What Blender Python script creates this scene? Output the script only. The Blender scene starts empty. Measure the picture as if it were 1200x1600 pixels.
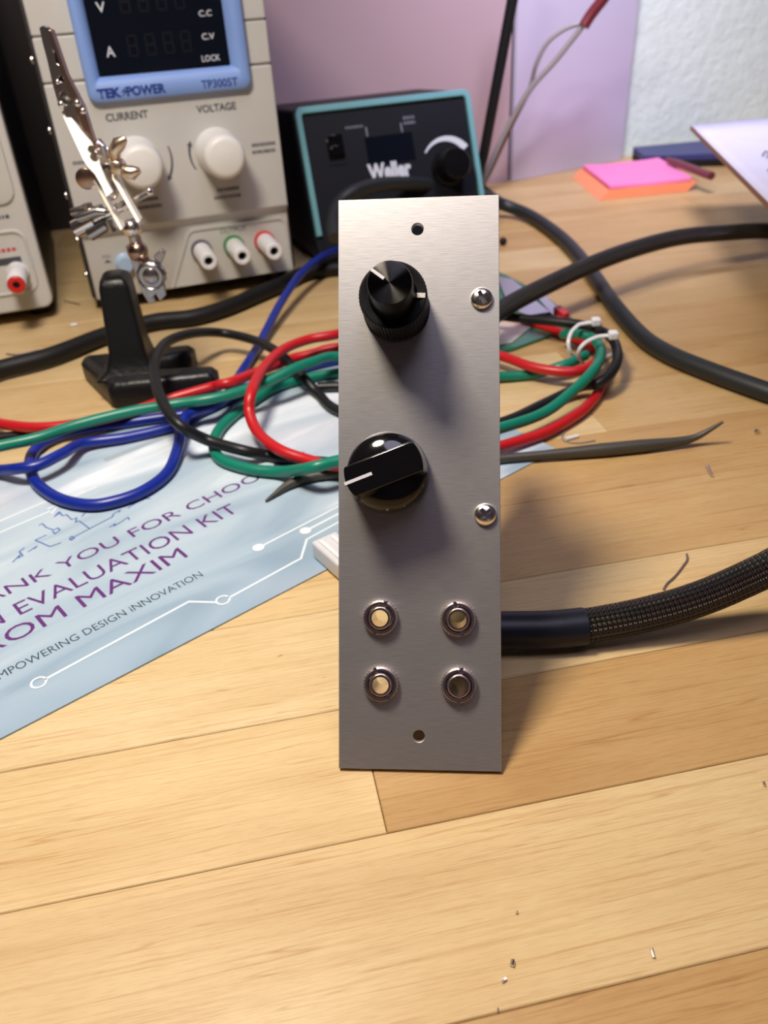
import bpy, bmesh, math, random
from mathutils import Vector, Matrix
R = math.radians
MM = 0.001
rnd = random.Random(7)
S = bpy.context.scene
COL = S.collection

# ------------------------------------------------------------------ camera
PITCH, ROLL, CAMZ, FPX = R(34), R(3.4), 152.0, 1293.0
_cp, _sp, _c, _s = math.cos(PITCH), math.sin(PITCH), math.cos(ROLL), math.sin(ROLL)
FWD = Vector((0, _cp, -_sp)); _down = Vector((0, -_sp, -_cp)); _right = Vector((1, 0, 0))
CX = _c * _right + _s * _down            # image right
CY = -_s * _right + _c * _down           # image down
CAM = Vector((0, 0, CAMZ))
cd = bpy.data.cameras.new('camera'); cam = bpy.data.objects.new('camera', cd); COL.objects.link(cam)
cd.lens = 4.0; cd.sensor_fit = 'VERTICAL'; cd.sensor_height = 4.0 * 1600 / FPX; cd.sensor_width = cd.sensor_height * .75
cd.clip_start = .005; cd.clip_end = 30
cd.dof.use_dof = True; cd.dof.focus_distance = .188; cd.dof.aperture_fstop = 3.0
Mx = Matrix((CX, -CY, -FWD)).transposed().to_4x4(); Mx.translation = CAM * MM
cam.matrix_world = Mx
S.camera = cam

# ------------------------------------------------------------------ light
w = bpy.data.worlds.new('room_light'); S.world = w; w.use_nodes = True
bg = w.node_tree.nodes['Background']; bg.inputs[0].default_value = (.70, .68, .86, 1); bg.inputs[1].default_value = .05
def lamp(name, loc, aim, size, energy, col, spread=180):
    ld = bpy.data.lights.new(name, 'AREA'); ld.shape = 'DISK'; ld.size = size; ld.energy = energy; ld.color = col; ld.spread = R(spread)
    lo = bpy.data.objects.new(name, ld); COL.objects.link(lo); lo.location = loc
    lo.rotation_euler = (Vector(aim) - Vector(loc)).to_track_quat('-Z', 'Y').to_euler()
lamp('bench_lamp', (-.095, .165, .375), (-.03, .165, .03), .09, 1.75, (1, .88, .72))
lamp('wall_fill_lamp', (.12, .43, .36), (.24, .70, .08), .09, .72, (.86, .82, 1.0), 112)  # unseen lavender lamp added to brighten the back walls
lamp('overhead_fill', (.15, -.1, 1.52), (.15, -.1, 0),   .75, 6.5, (.80, .75, 1.0))  # unseen overhead disk added as soft lavender fill
S.view_settings.view_transform = 'Standard'; S.view_settings.look = 'None'
S.view_settings.exposure = 0.12; S.view_settings.gamma = 1; S.view_settings.use_curve_mapping = False

# ------------------------------------------------------------------ helpers
def at(px, py, z=0.0):
    """point (mm) on the horizontal plane z seen at a photo pixel"""
    d = CX * ((px - 600) / FPX) + CY * ((py - 800) / FPX) + FWD
    return CAM + d * ((z - CAMZ) / d.z)
def aty(px, py, y):
    d = CX * ((px - 600) / FPX) + CY * ((py - 800) / FPX) + FWD
    return CAM + d * (y / d.y)

def mat(name, col, rough=.5, metal=0., coat=0., bump=0., bscale=400., var=.06, vscale=60., spec=.5, aniso=0., trans=0., bdist=.0004):
    m = bpy.data.materials.new(name); m.use_nodes = True
    n, l = m.node_tree.nodes, m.node_tree.links
    p = n['Principled BSDF']
    p.inputs['Roughness'].default_value = rough; p.inputs['Metallic'].default_value = metal
    p.inputs['Coat Weight'].default_value = coat; p.inputs['Coat Roughness'].default_value = .08
    p.inputs['Specular IOR Level'].default_value = spec; p.inputs['Anisotropic'].default_value = aniso
    p.inputs['Transmission Weight'].default_value = trans
    tc = n.new('ShaderNodeTexCoord'); nz = n.new('ShaderNodeTexNoise'); nz.inputs['Scale'].default_value = vscale; nz.inputs['Detail'].default_value = 4
    l.new(tc.outputs['Object'], nz.inputs['Vector'])
    mx = n.new('ShaderNodeMixRGB'); l.new(nz.outputs['Fac'], mx.inputs['Fac'])
    mx.inputs['Color1'].default_value = tuple(max(0, c * (1 - var)) for c in col) + (1,)
    mx.inputs['Color2'].default_value = tuple(min(1, c * (1 + var)) for c in col) + (1,)
    l.new(mx.outputs[0], p.inputs['Base Color'])
    if bump:
        nb = n.new('ShaderNodeTexNoise'); nb.inputs['Scale'].default_value = bscale; nb.inputs['Detail'].default_value = 3
        l.new(tc.outputs['Object'], nb.inputs['Vector'])
        b = n.new('ShaderNodeBump'); b.inputs['Strength'].default_value = bump; b.inputs['Distance'].default_value = bdist
        l.new(nb.outputs['Fac'], b.inputs['Height']); l.new(b.outputs['Normal'], p.inputs['Normal'])
    return m

def link(o):
    COL.objects.link(o); return o
def tag(o, label=None, cat=None, group=None, kind=None):
    for k, v in (('label', label), ('category', cat), ('group', group), ('kind', kind)):
        if v: o[k] = v
    return o
def empty(name, loc, rot=(0, 0, 0), label=None, cat=None, group=None):
    o = link(bpy.data.objects.new(name, None)); o.empty_display_size = .01
    o.location = Vector(loc) * MM; o.rotation_euler = rot
    return tag(o, label, cat, group)

class M:
    """collects shapes (mm) into one mesh"""
    def __init__(s, off=(0, 0, 0), f=None):
        s.v = []; s.f = []; s.uv = []; s.off = Vector(off); s.map = f
    def add(s, vs, fs, uvs=None):
        b = len(s.v)
        for p in vs: s.v.append(Vector(s.map(*p)) if s.map else Vector(p))
        for i, fc in enumerate(fs):
            s.f.append(tuple(b + k for k in fc)); s.uv.append(uvs[i] if uvs else None)
        return s
    def box(s, x0, x1, y0, y1, z0, z1):
        return s.add([(x, y, z) for z in (z0, z1) for y in (y0, y1) for x in (x0, x1)],
                     [(0, 2, 3, 1), (4, 5, 7, 6), (0, 1, 5, 4), (2, 6, 7, 3), (0, 4, 6, 2), (1, 3, 7, 5)])
    def loft(s, loops, cap=True):
        n = len(loops[0]); vs = [p for lp in loops for p in lp]; fs = []
        for k in range(len(loops) - 1):
            for i in range(n):
                j = (i + 1) % n
                fs.append((k * n + i, k * n + j, (k + 1) * n + j, (k + 1) * n + i))
        if cap: fs.append(tuple(range(n))[::-1]); fs.append(tuple((len(loops) - 1) * n + i for i in range(n)))
        return s.add(vs, fs)
    def prism(s, poly, h0, h1, ax='z'):
        f = {'z': lambda a, b, h: (a, b, h), 'y': lambda a, b, h: (a, h, b), 'x': lambda a, b, h: (h, a, b)}[ax]
        return s.loft([[f(a, b, h0) for a, b in poly], [f(a, b, h1) for a, b in poly]])
    def slab(s, pts, dvec):
        d = Vector(dvec)
        return s.loft([[Vector(p) for p in pts], [Vector(p) + d for p in pts]])
    def lathe(s, prof, c=(0, 0, 0), d=(0, 0, 1), seg=32, knurl=None, closed=False):
        """prof: (radius, height) along axis d; knurl: {profile index: depth}"""
        d = Vector(d).normalized(); a = d.orthogonal().normalized(); b = d.cross(a); c = Vector(c); loops = []
        for k, (r, h) in enumerate(prof):
            lp = []
            for i in range(seg):
                rr = r - (knurl.get(k, 0) if knurl and i % 2 else 0)
                t = 2 * math.pi * i / seg
                lp.append(c + d * h + (a * math.cos(t) + b * math.sin(t)) * rr)
            loops.append(lp)
        if closed:
            loops.append(loops[0])
            return s.loft(loops, cap=False)
        return s.loft(loops)
    def tube(s, pts, r, seg=12, cap=True, vs=1.0):
        pts = [Vector(p) for p in pts]; n = len(pts)
        rr = r if isinstance(r, (list, tuple)) else [r] * n
        t0 = (pts[1] - pts[0]).normalized(); nrm = t0.orthogonal().normalized(); loops = []; L = [0]
        for i in range(n):
            t = (pts[min(i + 1, n - 1)] - pts[max(i - 1, 0)]).normalized()
            nrm = (nrm - t * nrm.dot(t)).normalized(); bn = t.cross(nrm)
            loops.append([pts[i] + (nrm * math.cos(2 * math.pi * k / seg) + bn * math.sin(2 * math.pi * k / seg)) * rr[i] for k in range(seg)])
            if i: L.append(L[-1] + (pts[i] - pts[i - 1]).length)
        vsx = [p for lp in loops for p in lp]; fs = []; uv = []
        for i in range(n - 1):
            for k in range(seg):
                j = (k + 1) % seg
                fs.append((i * seg + k, i * seg + j, (i + 1) * seg + j, (i + 1) * seg + k))
                uv.append([(k / seg, L[i]), ((k + 1) / seg, L[i]), ((k + 1) / seg, L[i + 1]), (k / seg, L[i + 1])])
        if cap:
            fs.append(tuple(range(seg))[::-1]); uv.append(None); fs.append(tuple((n - 1) * seg + k for k in range(seg))); uv.append(None)
        return s.add(vsx, fs, uv)
    def ball(s, c, r, seg=16, sy=(1, 1, 1)):
        n = seg // 2; loops = []
        c = Vector(c)
        for k in range(1, n):
            a = math.pi * k / n
            loops.append([c + Vector((math.sin(a) * math.cos(2 * math.pi * i / seg) * sy[0], math.sin(a) * math.sin(2 * math.pi * i / seg) * sy[1], -math.cos(a) * sy[2])) * r for i in range(seg)])
        return s.loft(loops)
    def mesh(s, name):
        me = bpy.data.meshes.new(name)
        me.from_pydata([tuple((p - s.off) * MM) for p in s.v], [], s.f)
        if any(s.uv):
            ul = me.uv_layers.new(name='UVMap')
            for poly, u in zip(me.polygons, s.uv):
                if u:
                    for li, q in zip(poly.loop_indices, u): ul.data[li].uv = q
        bm = bmesh.new(); bm.from_mesh(me); bmesh.ops.recalc_face_normals(bm, faces=bm.faces); bm.to_mesh(me); bm.free()
        return me
    def build(s, name, m, parent=None, bev=0, seg=2, ang=35, smooth=True):
        me = s.mesh(name)
        return finish(me, name, m, parent, bev, seg, ang, smooth)

def finish(me, name, m, parent=None, bev=0, seg=2, ang=35, smooth=True):
    if smooth:
        me.polygons.foreach_set('use_smooth', [True] * len(me.polygons)); me.set_sharp_from_angle(angle=R(ang))
    me.materials.append(m)
    o = link(bpy.data.objects.new(name, me))
    if parent: o.parent = parent
    if bev:
        b = o.modifiers.new('bevel', 'BEVEL'); b.width = bev * MM; b.segments = seg; b.limit_method = 'ANGLE'; b.angle_limit = R(40)
    return o

def boolean(base, cutters):
    """mesh minus each cutter mesh; helpers are removed again"""
    big = Matrix.Scale(1000, 4)
    for c in [base] + cutters: c.transform(big)
    o = link(bpy.data.objects.new('work', base)); tmp = []
    for c in cutters:
        k = link(bpy.data.objects.new('work', c)); tmp.append(k)
        b = o.modifiers.new('cut', 'BOOLEAN'); b.operation = 'DIFFERENCE'; b.object = k; b.solver = 'EXACT'
    dg = bpy.context.evaluated_depsgraph_get(); dg.update()
    me = bpy.data.meshes.new_from_object(o.evaluated_get(dg))
    for k in tmp + [o]: bpy.data.objects.remove(k)
    me.transform(Matrix.Scale(.001, 4)); return me

def spline(pts, n=10):
    pts = [Vector(p) for p in pts]; out = []
    for i in range(len(pts) - 1):
        p0, p1, p2, p3 = pts[max(i - 1, 0)], pts[i], pts[i + 1], pts[min(i + 2, len(pts) - 1)]
        for k in range(n):
            t = k / n
            out.append(.5 * ((2 * p1) + (p2 - p0) * t + (2 * p0 - 5 * p1 + 4 * p2 - p3) * t * t + (3 * p1 - p0 - 3 * p2 + p3) * t ** 3))
    out.append(pts[-1]); return out

def text(body, x0, x1, z0, h, f, m, parent, name='lettering', off=0.06, bold=0.0, off0=None):
    """flat printed lettering: from x0 to x1, baseline z0, cap height h; f maps (x, z, outward) to local mm"""
    cu = bpy.data.curves.new('t', 'FONT'); cu.body = body; cu.resolution_u = 3; cu.offset = bold
    o = link(bpy.data.objects.new('work', cu)); dg = bpy.context.evaluated_depsgraph_get(); dg.update()
    me = bpy.data.meshes.new_from_object(o.evaluated_get(dg)); bpy.data.objects.remove(o); bpy.data.curves.remove(cu)
    xs = [v.co.x for v in me.vertices]; a, b = min(xs), max(xs)
    if x1 is None: x1 = x0 + (b - a) * h / .69
    for v in me.vertices:
        v.co = Vector(f(x0 + (v.co.x - a) / (b - a) * (x1 - x0), z0 + v.co.y / .69 * h, off)) * MM
    me.materials.clear(); me.name = name
    return finish(me, name, m, parent, smooth=False)

def bars(mm, x0, x1, z, h, f, off=.06, n=6):
    """a line of print too small to read, as little strokes"""
    r = random.Random(int(x0 * 31 + z * 7)); x = x0
    while x < x1:
        wd = r.uniform(.5, 1.3) * (x1 - x0) / n * .55
        mm.add([f(x, z, off), f(min(x + wd, x1), z, off), f(min(x + wd, x1), z + h, off), f(x, z + h, off)], [(0, 1, 2, 3)])
        x += wd + (x1 - x0) / n * .25
    return mm

front = lambda x, z, o: (x, -o, z)

# ------------------------------------------------------------------ materials
def wood():
    m = bpy.data.materials.new('beech_stave'); m.use_nodes = True
    n, l = m.node_tree.nodes, m.node_tree.links; p = n['Principled BSDF']
    tc = n.new('ShaderNodeTexCoord'); oi = n.new('ShaderNodeObjectInfo')
    ad = n.new('ShaderNodeVectorMath'); ad.operation = 'ADD'
    sc = n.new('ShaderNodeVectorMath'); sc.operation = 'SCALE'; sc.inputs['Scale'].default_value = 7.0
    cb = n.new('ShaderNodeCombineXYZ'); l.new(oi.outputs['Random'], cb.inputs[0]); l.new(oi.outputs['Random'], cb.inputs[2])
    l.new(cb.outputs[0], sc.inputs[0]); l.new(tc.outputs['Object'], ad.inputs[0]); l.new(sc.outputs[0], ad.inputs[1])
    def noise(sx, sy, scale, det=5, dist=0.):
        mp = n.new('ShaderNodeMapping'); mp.inputs['Scale'].default_value = (sx, sy, 1); l.new(ad.outputs[0], mp.inputs[0])
        z = n.new('ShaderNodeTexNoise'); z.inputs['Scale'].default_value = scale; z.inputs['Detail'].default_value = det; z.inputs['Distortion'].default_value = dist
        l.new(mp.outputs[0], z.inputs['Vector']); return z
    def ramp(src, stops):
        r = n.new('ShaderNodeValToRGB'); e = r.color_ramp.elements
        while len(e) < len(stops): e.new(.5)
        for k, (q, c) in enumerate(stops): e[k].position = q; e[k].color = tuple(c) + (1,)
        l.new(src, r.inputs[0]); return r
    def mul(a, b, fac=1.):
        x = n.new('ShaderNodeMixRGB'); x.blend_type = 'MULTIPLY'; x.inputs[0].default_value = fac
        l.new(a, x.inputs[1]); l.new(b, x.inputs[2]); return x.outputs[0]
    broad = ramp(noise(2.2, 14, 3.2, 4, .6).outputs['Fac'], [(.3, (.88, .82, .74)), (.55, (1, 1, 1)), (.8, (1.0, .94, .86))])
    grain = ramp(noise(5, 300, 5.5, 5, .08).outputs['Fac'], [(.30, (.83, .74, .65)), (.47, (1, 1, 1)), (1, (1, 1, 1))])
    fine = ramp(noise(30, 700, 7, 3).outputs['Fac'], [(.36, (.84, .77, .70)), (.5, (1, 1, 1)), (1, (1, 1, 1))])
    line = ramp(noise(.9, 46, 6, 2, .25).outputs['Fac'], [(.487, (1, 1, 1)), (.495, (.74, .62, .50)), (.503, (1, 1, 1))])
    knot = ramp(noise(26, 80, 4.5, 2).outputs['Fac'], [(.17, (.30, .19, .11)), (.215, (1, 1, 1)), (1, (1, 1, 1))])
    blotch = ramp(noise(7, 12, 2.5, 3).outputs['Fac'], [(.3, (.90, .85, .79)), (.6, (1, 1, 1)), (1, (1, 1, 1))])
    c = mul(oi.outputs['Color'], broad.outputs[0]); c = mul(c, grain.outputs[0], .75); c = mul(c, fine.outputs[0], .6)
    c = mul(c, line.outputs[0], .8); c = mul(c, knot.outputs[0], .9); c = mul(c, blotch.outputs[0], .8)
    l.new(c, p.inputs['Base Color']); p.inputs['Roughness'].default_value = .42; p.inputs['Specular IOR Level'].default_value = .35
    b = n.new('ShaderNodeBump'); b.inputs['Strength'].default_value = .25; b.inputs['Distance'].default_value = .0002
    l.new(fine.outputs[0], b.inputs['Height']); l.new(b.outputs['Normal'], p.inputs['Normal'])
    return m
WOOD = wood()

def brushed():
    m = bpy.data.materials.new('brushed_aluminium'); m.use_nodes = True
    n, l = m.node_tree.nodes, m.node_tree.links; p = n['Principled BSDF']
    tc = n.new('ShaderNodeTexCoord'); mp = n.new('ShaderNodeMapping'); mp.inputs['Scale'].default_value = (260, 1, 4200)
    l.new(tc.outputs['Object'], mp.inputs[0])
    z = n.new('ShaderNodeTexNoise'); z.inputs['Scale'].default_value = 1; z.inputs['Detail'].default_value = 4; l.new(mp.outputs[0], z.inputs['Vector'])
    r = n.new('ShaderNodeValToRGB'); r.color_ramp.elements[0].position = .3; r.color_ramp.elements[0].color = (.445, .435, .435, 1)
    r.color_ramp.elements[1].position = .62; r.color_ramp.elements[1].color = (.52, .51, .51, 1)
    l.new(z.outputs['Fac'], r.inputs[0]); l.new(r.outputs[0], p.inputs['Base Color'])
    p.inputs['Metallic'].default_value = .84; p.inputs['Roughness'].default_value = .48; p.inputs['Anisotropic'].default_value = .4
    b = n.new('ShaderNodeBump'); b.inputs['Strength'].default_value = .10; b.inputs['Distance'].default_value = .0001
    l.new(z.outputs['Fac'], b.inputs['Height']); l.new(b.outputs['Normal'], p.inputs['Normal'])
    return m
ALU = brushed()

def spun():
    m = bpy.data.materials.new('spun_black_metal'); m.use_nodes = True
    n, l = m.node_tree.nodes, m.node_tree.links; p = n['Principled BSDF']
    p.inputs['Base Color'].default_value = (.10, .095, .09, 1); p.inputs['Metallic'].default_value = 1; p.inputs['Roughness'].default_value = .27
    p.inputs['Anisotropic'].default_value = .96; p.inputs['Anisotropic Rotation'].default_value = .25
    t = n.new('ShaderNodeTangent'); t.direction_type = 'RADIAL'; t.axis = 'Y'; l.new(t.outputs[0], p.inputs['Tangent'])
    tc = n.new('ShaderNodeTexCoord'); z = n.new('ShaderNodeTexNoise'); z.inputs['Scale'].default_value = 900
    l.new(tc.outputs['Object'], z.inputs['Vector'])
    mx = n.new('ShaderNodeMixRGB'); l.new(z.outputs['Fac'], mx.inputs[0]); mx.inputs[1].default_value = (.03, .029, .028, 1); mx.inputs[2].default_value = (.05, .047, .045, 1)
    l.new(mx.outputs[0], p.inputs['Base Color'])
    return m
SPUN = spun()

def braid():
    m = bpy.data.materials.new('braided_sleeve'); m.use_nodes = True
    n, l = m.node_tree.nodes, m.node_tree.links; p = n['Principled BSDF']
    uv = n.new('ShaderNodeUVMap'); sp = n.new('ShaderNodeSeparateXYZ'); l.new(uv.outputs[0], sp.inputs[0])
    def mth(op, a, b=None):
        x = n.new('ShaderNodeMath'); x.operation = op
        for i, q in enumerate((a, b)):
            if q is None: continue
            if isinstance(q, (int, float)): x.inputs[i].default_value = q
            else: l.new(q, x.inputs[i])
        return x.outputs[0]
    U = mth('MULTIPLY', sp.outputs[0], 2 * math.pi * 11); V = mth('MULTIPLY', sp.outputs[1], 2 * math.pi / 2.6)
    a = mth('SINE', mth('ADD', U, V)); b = mth('SINE', mth('SUBTRACT', U, V))
    pr = mth('MULTIPLY', a, b)
    mp = n.new('ShaderNodeMapping'); mp.inputs['Scale'].default_value = (7, .012, 1); l.new(uv.outputs[0], mp.inputs[0])
    z = n.new('ShaderNodeTexNoise'); z.inputs['Scale'].default_value = 1; z.inputs['Detail'].default_value = 1; l.new(mp.outputs[0], z.inputs['Vector'])
    inner = n.new('ShaderNodeValToRGB'); e = inner.color_ramp.elements
    for _ in range(3): e.new(.5)
    for k, (q, c) in enumerate([(.36, (.010, .010, .012)), (.44, (.05, .008, .012)), (.5, (.010, .010, .012)), (.57, (.085, .07, .03)), (.63, (.010, .010, .012))]):
        e[k].position = q; e[k].color = c + (1,)
    l.new(z.outputs['Fac'], inner.inputs[0])
    st = n.new('ShaderNodeValToRGB'); st.color_ramp.elements[0].position = .25; st.color_ramp.elements[0].color = (0, 0, 0, 1); st.color_ramp.elements[1].position = .6
    l.new(pr, st.inputs[0])
    mx = n.new('ShaderNodeMixRGB'); l.new(st.outputs[0], mx.inputs[0]); mx.inputs[1].default_value = (.006, .006, .007, 1); l.new(inner.outputs[0], mx.inputs[2])
    l.new(mx.outputs[0], p.inputs['Base Color']); p.inputs['Roughness'].default_value = .38
    bp = n.new('ShaderNodeBump'); bp.inputs['Strength'].default_value = .9; bp.inputs['Distance'].default_value = .0005; bp.invert = True
    l.new(pr, bp.inputs['Height']); l.new(bp.outputs['Normal'], p.inputs['Normal'])
    return m
BRAID = braid()

def cardstock():
    m = bpy.data.materials.new('printed_card'); m.use_nodes = True
    n, l = m.node_tree.nodes, m.node_tree.links; p = n['Principled BSDF']
    tc = n.new('ShaderNodeTexCoord'); mp = n.new('ShaderNodeMapping'); mp.inputs['Scale'].default_value = (9, 34, 1); mp.inputs['Rotation'].default_value = (0, 0, R(-8))
    l.new(tc.outputs['Object'], mp.inputs[0])
    z = n.new('ShaderNodeTexNoise'); z.inputs['Scale'].default_value = 1.0; z.inputs['Detail'].default_value = 3; z.inputs['Distortion'].default_value = 1.2; l.new(mp.outputs[0], z.inputs['Vector'])
    r = n.new('ShaderNodeValToRGB'); e = r.color_ramp.elements; e.new(.5); e.new(.7)
    for k, (q, c) in enumerate([(.30, (.28, .39, .49)), (.45, (.42, .54, .63)), (.56, (.50, .61, .69)), (.69, (.78, .86, .93))]):
        e[k].position = q; e[k].color = c + (1,)
    l.new(z.outputs['Fac'], r.inputs[0])
    mp2 = n.new('ShaderNodeMapping'); mp2.inputs['Scale'].default_value = (10, 14, 1); mp2.inputs['Location'].default_value = (3.3, 1.7, 0); l.new(tc.outputs['Object'], mp2.inputs[0])
    z2 = n.new('ShaderNodeTexNoise'); z2.inputs['Scale'].default_value = 1.; l.new(mp2.outputs[0], z2.inputs['Vector'])
    r2 = n.new('ShaderNodeValToRGB'); r2.color_ramp.elements[0].position = .58; r2.color_ramp.elements[0].color = (0, 0, 0, 1); r2.color_ramp.elements[1].position = .78; r2.color_ramp.elements[1].color = (.6, .6, .6, 1)
    l.new(z2.outputs['Fac'], r2.inputs[0])
    mx = n.new('ShaderNodeMixRGB'); l.new(r2.outputs[0], mx.inputs[0]); l.new(r.outputs[0], mx.inputs[1]); mx.inputs[2].default_value = (.85, .78, .84, 1)
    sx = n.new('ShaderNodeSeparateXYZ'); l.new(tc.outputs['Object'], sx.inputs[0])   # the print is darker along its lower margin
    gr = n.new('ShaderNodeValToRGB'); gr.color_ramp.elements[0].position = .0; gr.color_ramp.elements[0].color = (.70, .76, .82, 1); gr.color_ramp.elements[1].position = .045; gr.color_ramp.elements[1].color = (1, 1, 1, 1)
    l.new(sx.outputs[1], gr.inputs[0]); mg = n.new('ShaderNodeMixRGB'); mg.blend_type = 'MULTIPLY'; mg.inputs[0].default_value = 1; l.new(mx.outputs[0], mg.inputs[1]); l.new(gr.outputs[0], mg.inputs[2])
    l.new(mg.outputs[0], p.inputs['Base Color']); p.inputs['Roughness'].default_value = .3
    return m
CARD = cardstock()

BLACKPL = mat('gloss_black_plastic', (.004, .004, .005), .10, spec=.5)
BLACKAN = mat('black_anodised', (.003, .003, .0035), .36, spec=.22, bump=.1)
WHITE_LINE = mat('white_inlay', (.62, .62, .66), .4)
SILVER_LINE = mat('silver_inlay', (.55, .52, .50), .45)
NICKEL = mat('polished_nickel', (.78, .66, .61), .18, 1.)
CHROME = mat('chrome', (.86, .82, .78), .22, 1., bump=.05)
DARKCHROME = mat('tarnished_steel', (.44, .42, .42), .28, 1., bump=.15)
BRIGHT = mat('bright_plated_steel', (.88, .83, .73), .5, .45)
BRONZE = mat('copper_toned_steel', (.42, .29, .23), .3, 1.)
PCBG = mat('green_circuit_board', (.012, .16, .085), .35, coat=.4)
BEIGE = mat('beige_plastic', (.55, .55, .535), .5, bump=.12, bscale=900)
BEIGE2 = mat('light_beige_plastic', (.58, .58, .56), .5)
KNOBW = mat('white_plastic', (.78, .78, .76), .38)
POSTW = mat('ivory_plastic', (.80, .81, .82), .35)
BLUEFR = mat('blue_plastic', (.22, .36, .76), .42)
SCREEN = mat('black_glass', (.004, .006, .012), .10)
SEG = mat('unlit_segment', (.007, .008, .013), .3)
PRINTW = mat('white_print', (.62, .66, .74), .5)
PRINTD = mat('grey_print', (.07, .075, .10), .5)
PRINTB = mat('blue_print', (.008, .028, .22), .5)
PRINTR = mat('red_print', (.55, .05, .05), .5)
CASEB = mat('black_coated_steel', (.022, .022, .027), .45, bump=.5, bscale=1500)
RUBBER = mat('black_rubber', (.005, .005, .006), .55, spec=.35)
REDPL = mat('red_plastic', (.62, .02, .02), .35)
GREENPL = mat('green_plastic', (.01, .22, .06), .4)
GREYPL = mat('dark_grey_plastic', (.06, .065, .08), .45)
SKYPL = mat('pale_blue_plastic', (.40, .55, .75), .35)
STATION = mat('navy_black_plastic', (.005, .006, .011), .5, spec=.3, bump=.15, bscale=800)
TEAL = mat('teal_plastic', (.15, .37, .42), .45)
IRON = mat('black_painted_iron', (.006, .0065, .008), .38, spec=.4, bump=.6, bscale=420)
SIL = dict(red=mat('red_silicone', (.52, .010, .016), .36), green=mat('green_silicone', (.004, .20, .13), .36),
           blue=mat('blue_silicone', (.006, .022, .27), .33), black=mat('black_silicone', (.009, .0095, .011), .42, spec=.4))
GREYCORD = mat('charcoal_cord', (.014, .018, .020), .48)
SHRINK = mat('heat_shrink', (.007, .009, .017), .42, spec=.35, bump=.25, bscale=160)
NYLON = mat('white_nylon', (.78, .80, .84), .35)
PURPLE = mat('purple_print', (.11, .018, .17), .5)
SLATE = mat('slate_print', (.04, .065, .10), .5)
INKB = mat('blue_ink', (.06, .13, .40), .5)
TRACE = mat('white_trace_print', (.74, .82, .86), .4)
PINKP = mat('pink_paper', (1.0, .24, .53), .6)
ORANGEP = mat('orange_paper', (.92, .30, .14), .6)
PAPER = mat('white_paper', (.66, .65, .80), .6)
BROWNCARD = mat('brown_cardboard', (.30, .15, .09), .7)
NAVY = mat('navy_vinyl', (.035, .04, .16), .45)
MAROON = mat('maroon_plastic', (.15, .03, .04), .4)
PINKWALL = mat('mauve_wall_paint', (.44, .315, .36), .7, var=.10, vscale=8, bump=.4, bscale=25)
TEXWALL = mat('textured_white_wall', (.69, .80, .75), .8, var=.07, vscale=40, bump=1., bscale=130, bdist=.0014)
BOARD = mat('lilac_white_board', (.57, .53, .69), .55, var=.04, vscale=10)
STEELD = mat('dull_dark_steel', (.085, .08, .066), .45, .4, bump=.2)
WIRE = mat('tinned_wire', (.72, .68, .66), .25, 1.)
WIREB = mat('brown_wire', (.30, .23, .21), .35, .7)
GREYWIRE = mat('clear_grey_sheath', (.27, .245, .245), .35)
REDSLV = mat('dark_red_sleeve', (.13, .008, .016), .45)
FLOORM = mat('grey_carpet_floor', (.12, .115, .11), .9)
STEELLEG = mat('grey_steel_leg', (.2, .2, .2), .4, .6)

# ------------------------------------------------------------------ room shell and workbench
YAW = R(9.5)
def qw(q, w_, z=0):
    return Vector((q * math.cos(YAW) - w_ * math.sin(YAW), q * math.sin(YAW) + w_ * math.cos(YAW), z))
def struct(o): o['kind'] = 'structure'; return o
struct(M().box(-2200, 1700, -1700, 2500, -760, -740).build('floor', FLOORM))
ROOMW = mat('dim_room_wall', (.36, .33, .36), .8, var=.05, vscale=8)
struct(M().box(-2200, 1700, -1700, -1600, -740, 1560).build('wall_front', ROOMW))
struct(M().box(-2200, -2100, -1600, 1200, -740, 1560).build('wall_left', ROOMW))
struct(M().box(1600, 1700, -1600, 1200, -740, 1560).build('wall_side', ROOMW))
struct(M().box(-2200, 1700, -1700, 1700, 1560, 1600).build('ceiling', mat('white_ceiling', (.7, .7, .7), .8)))
DF = lambda x, y, z: qw(x, y, z)
struct(M(f=DF).box(-2050, 221, 647, 900, -740, 1560).build('wall_back', PINKWALL))
struct(M(f=DF).box(221.3, 1700, 694, 900, -740, 1560).build('wall_right', TEXWALL))

bk = M(f=DF).box(-330, -50, 636, 643, .05, 330).build('gap_shade_sheet', mat('gap_shade_brown', (.022, .016, .016), .6), None, .6)  # added near-black sheet, stands in for shade on the wall in this gap
tag(bk, 'dark upright sheet added for the wall shade between the two power supplies', 'sheet')
desk = empty('workbench', qw(0, 260, -740), (0, 0, YAW), 'solid wood workbench with a top of glued pale beech staves', 'workbench')
NP = 0
def plank(q0, q1, w0, w1, col):
    g = .07; a, b, h, ch = (q1 - q0) / 2 - g, (w1 - w0) / 2 - g, 28., .22
    m = M()
    m.loft([[(-a, -b, -h), (a, -b, -h), (a, b, -h), (-a, b, -h)], [(-a, -b, -ch), (a, -b, -ch), (a, b, -ch), (-a, b, -ch)],
            [(-a + ch, -b + ch, 0), (a - ch, -b + ch, 0), (a - ch, b - ch, 0), (-a + ch, b - ch, 0)]])
    o = m.build('plank', WOOD, desk, smooth=False)
    o.location = Vector(((q0 + q1) / 2, (w0 + w1) / 2 - 260, 740)) * MM
    o.color = col + (1,)
BASEC = [(.68, .535, .295), (.66, .50, .265), (.62, .455, .23), (.70, .56, .32), (.64, .485, .26), (.66, .505, .27)]
edges = [66 - 37.4 * k for k in range(6, 0, -1)] + [66, 104.8, 141, 178] + [178 + 37.3 * k for k in range(1, 13)] + [646]
r2 = random.Random(21)
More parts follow.
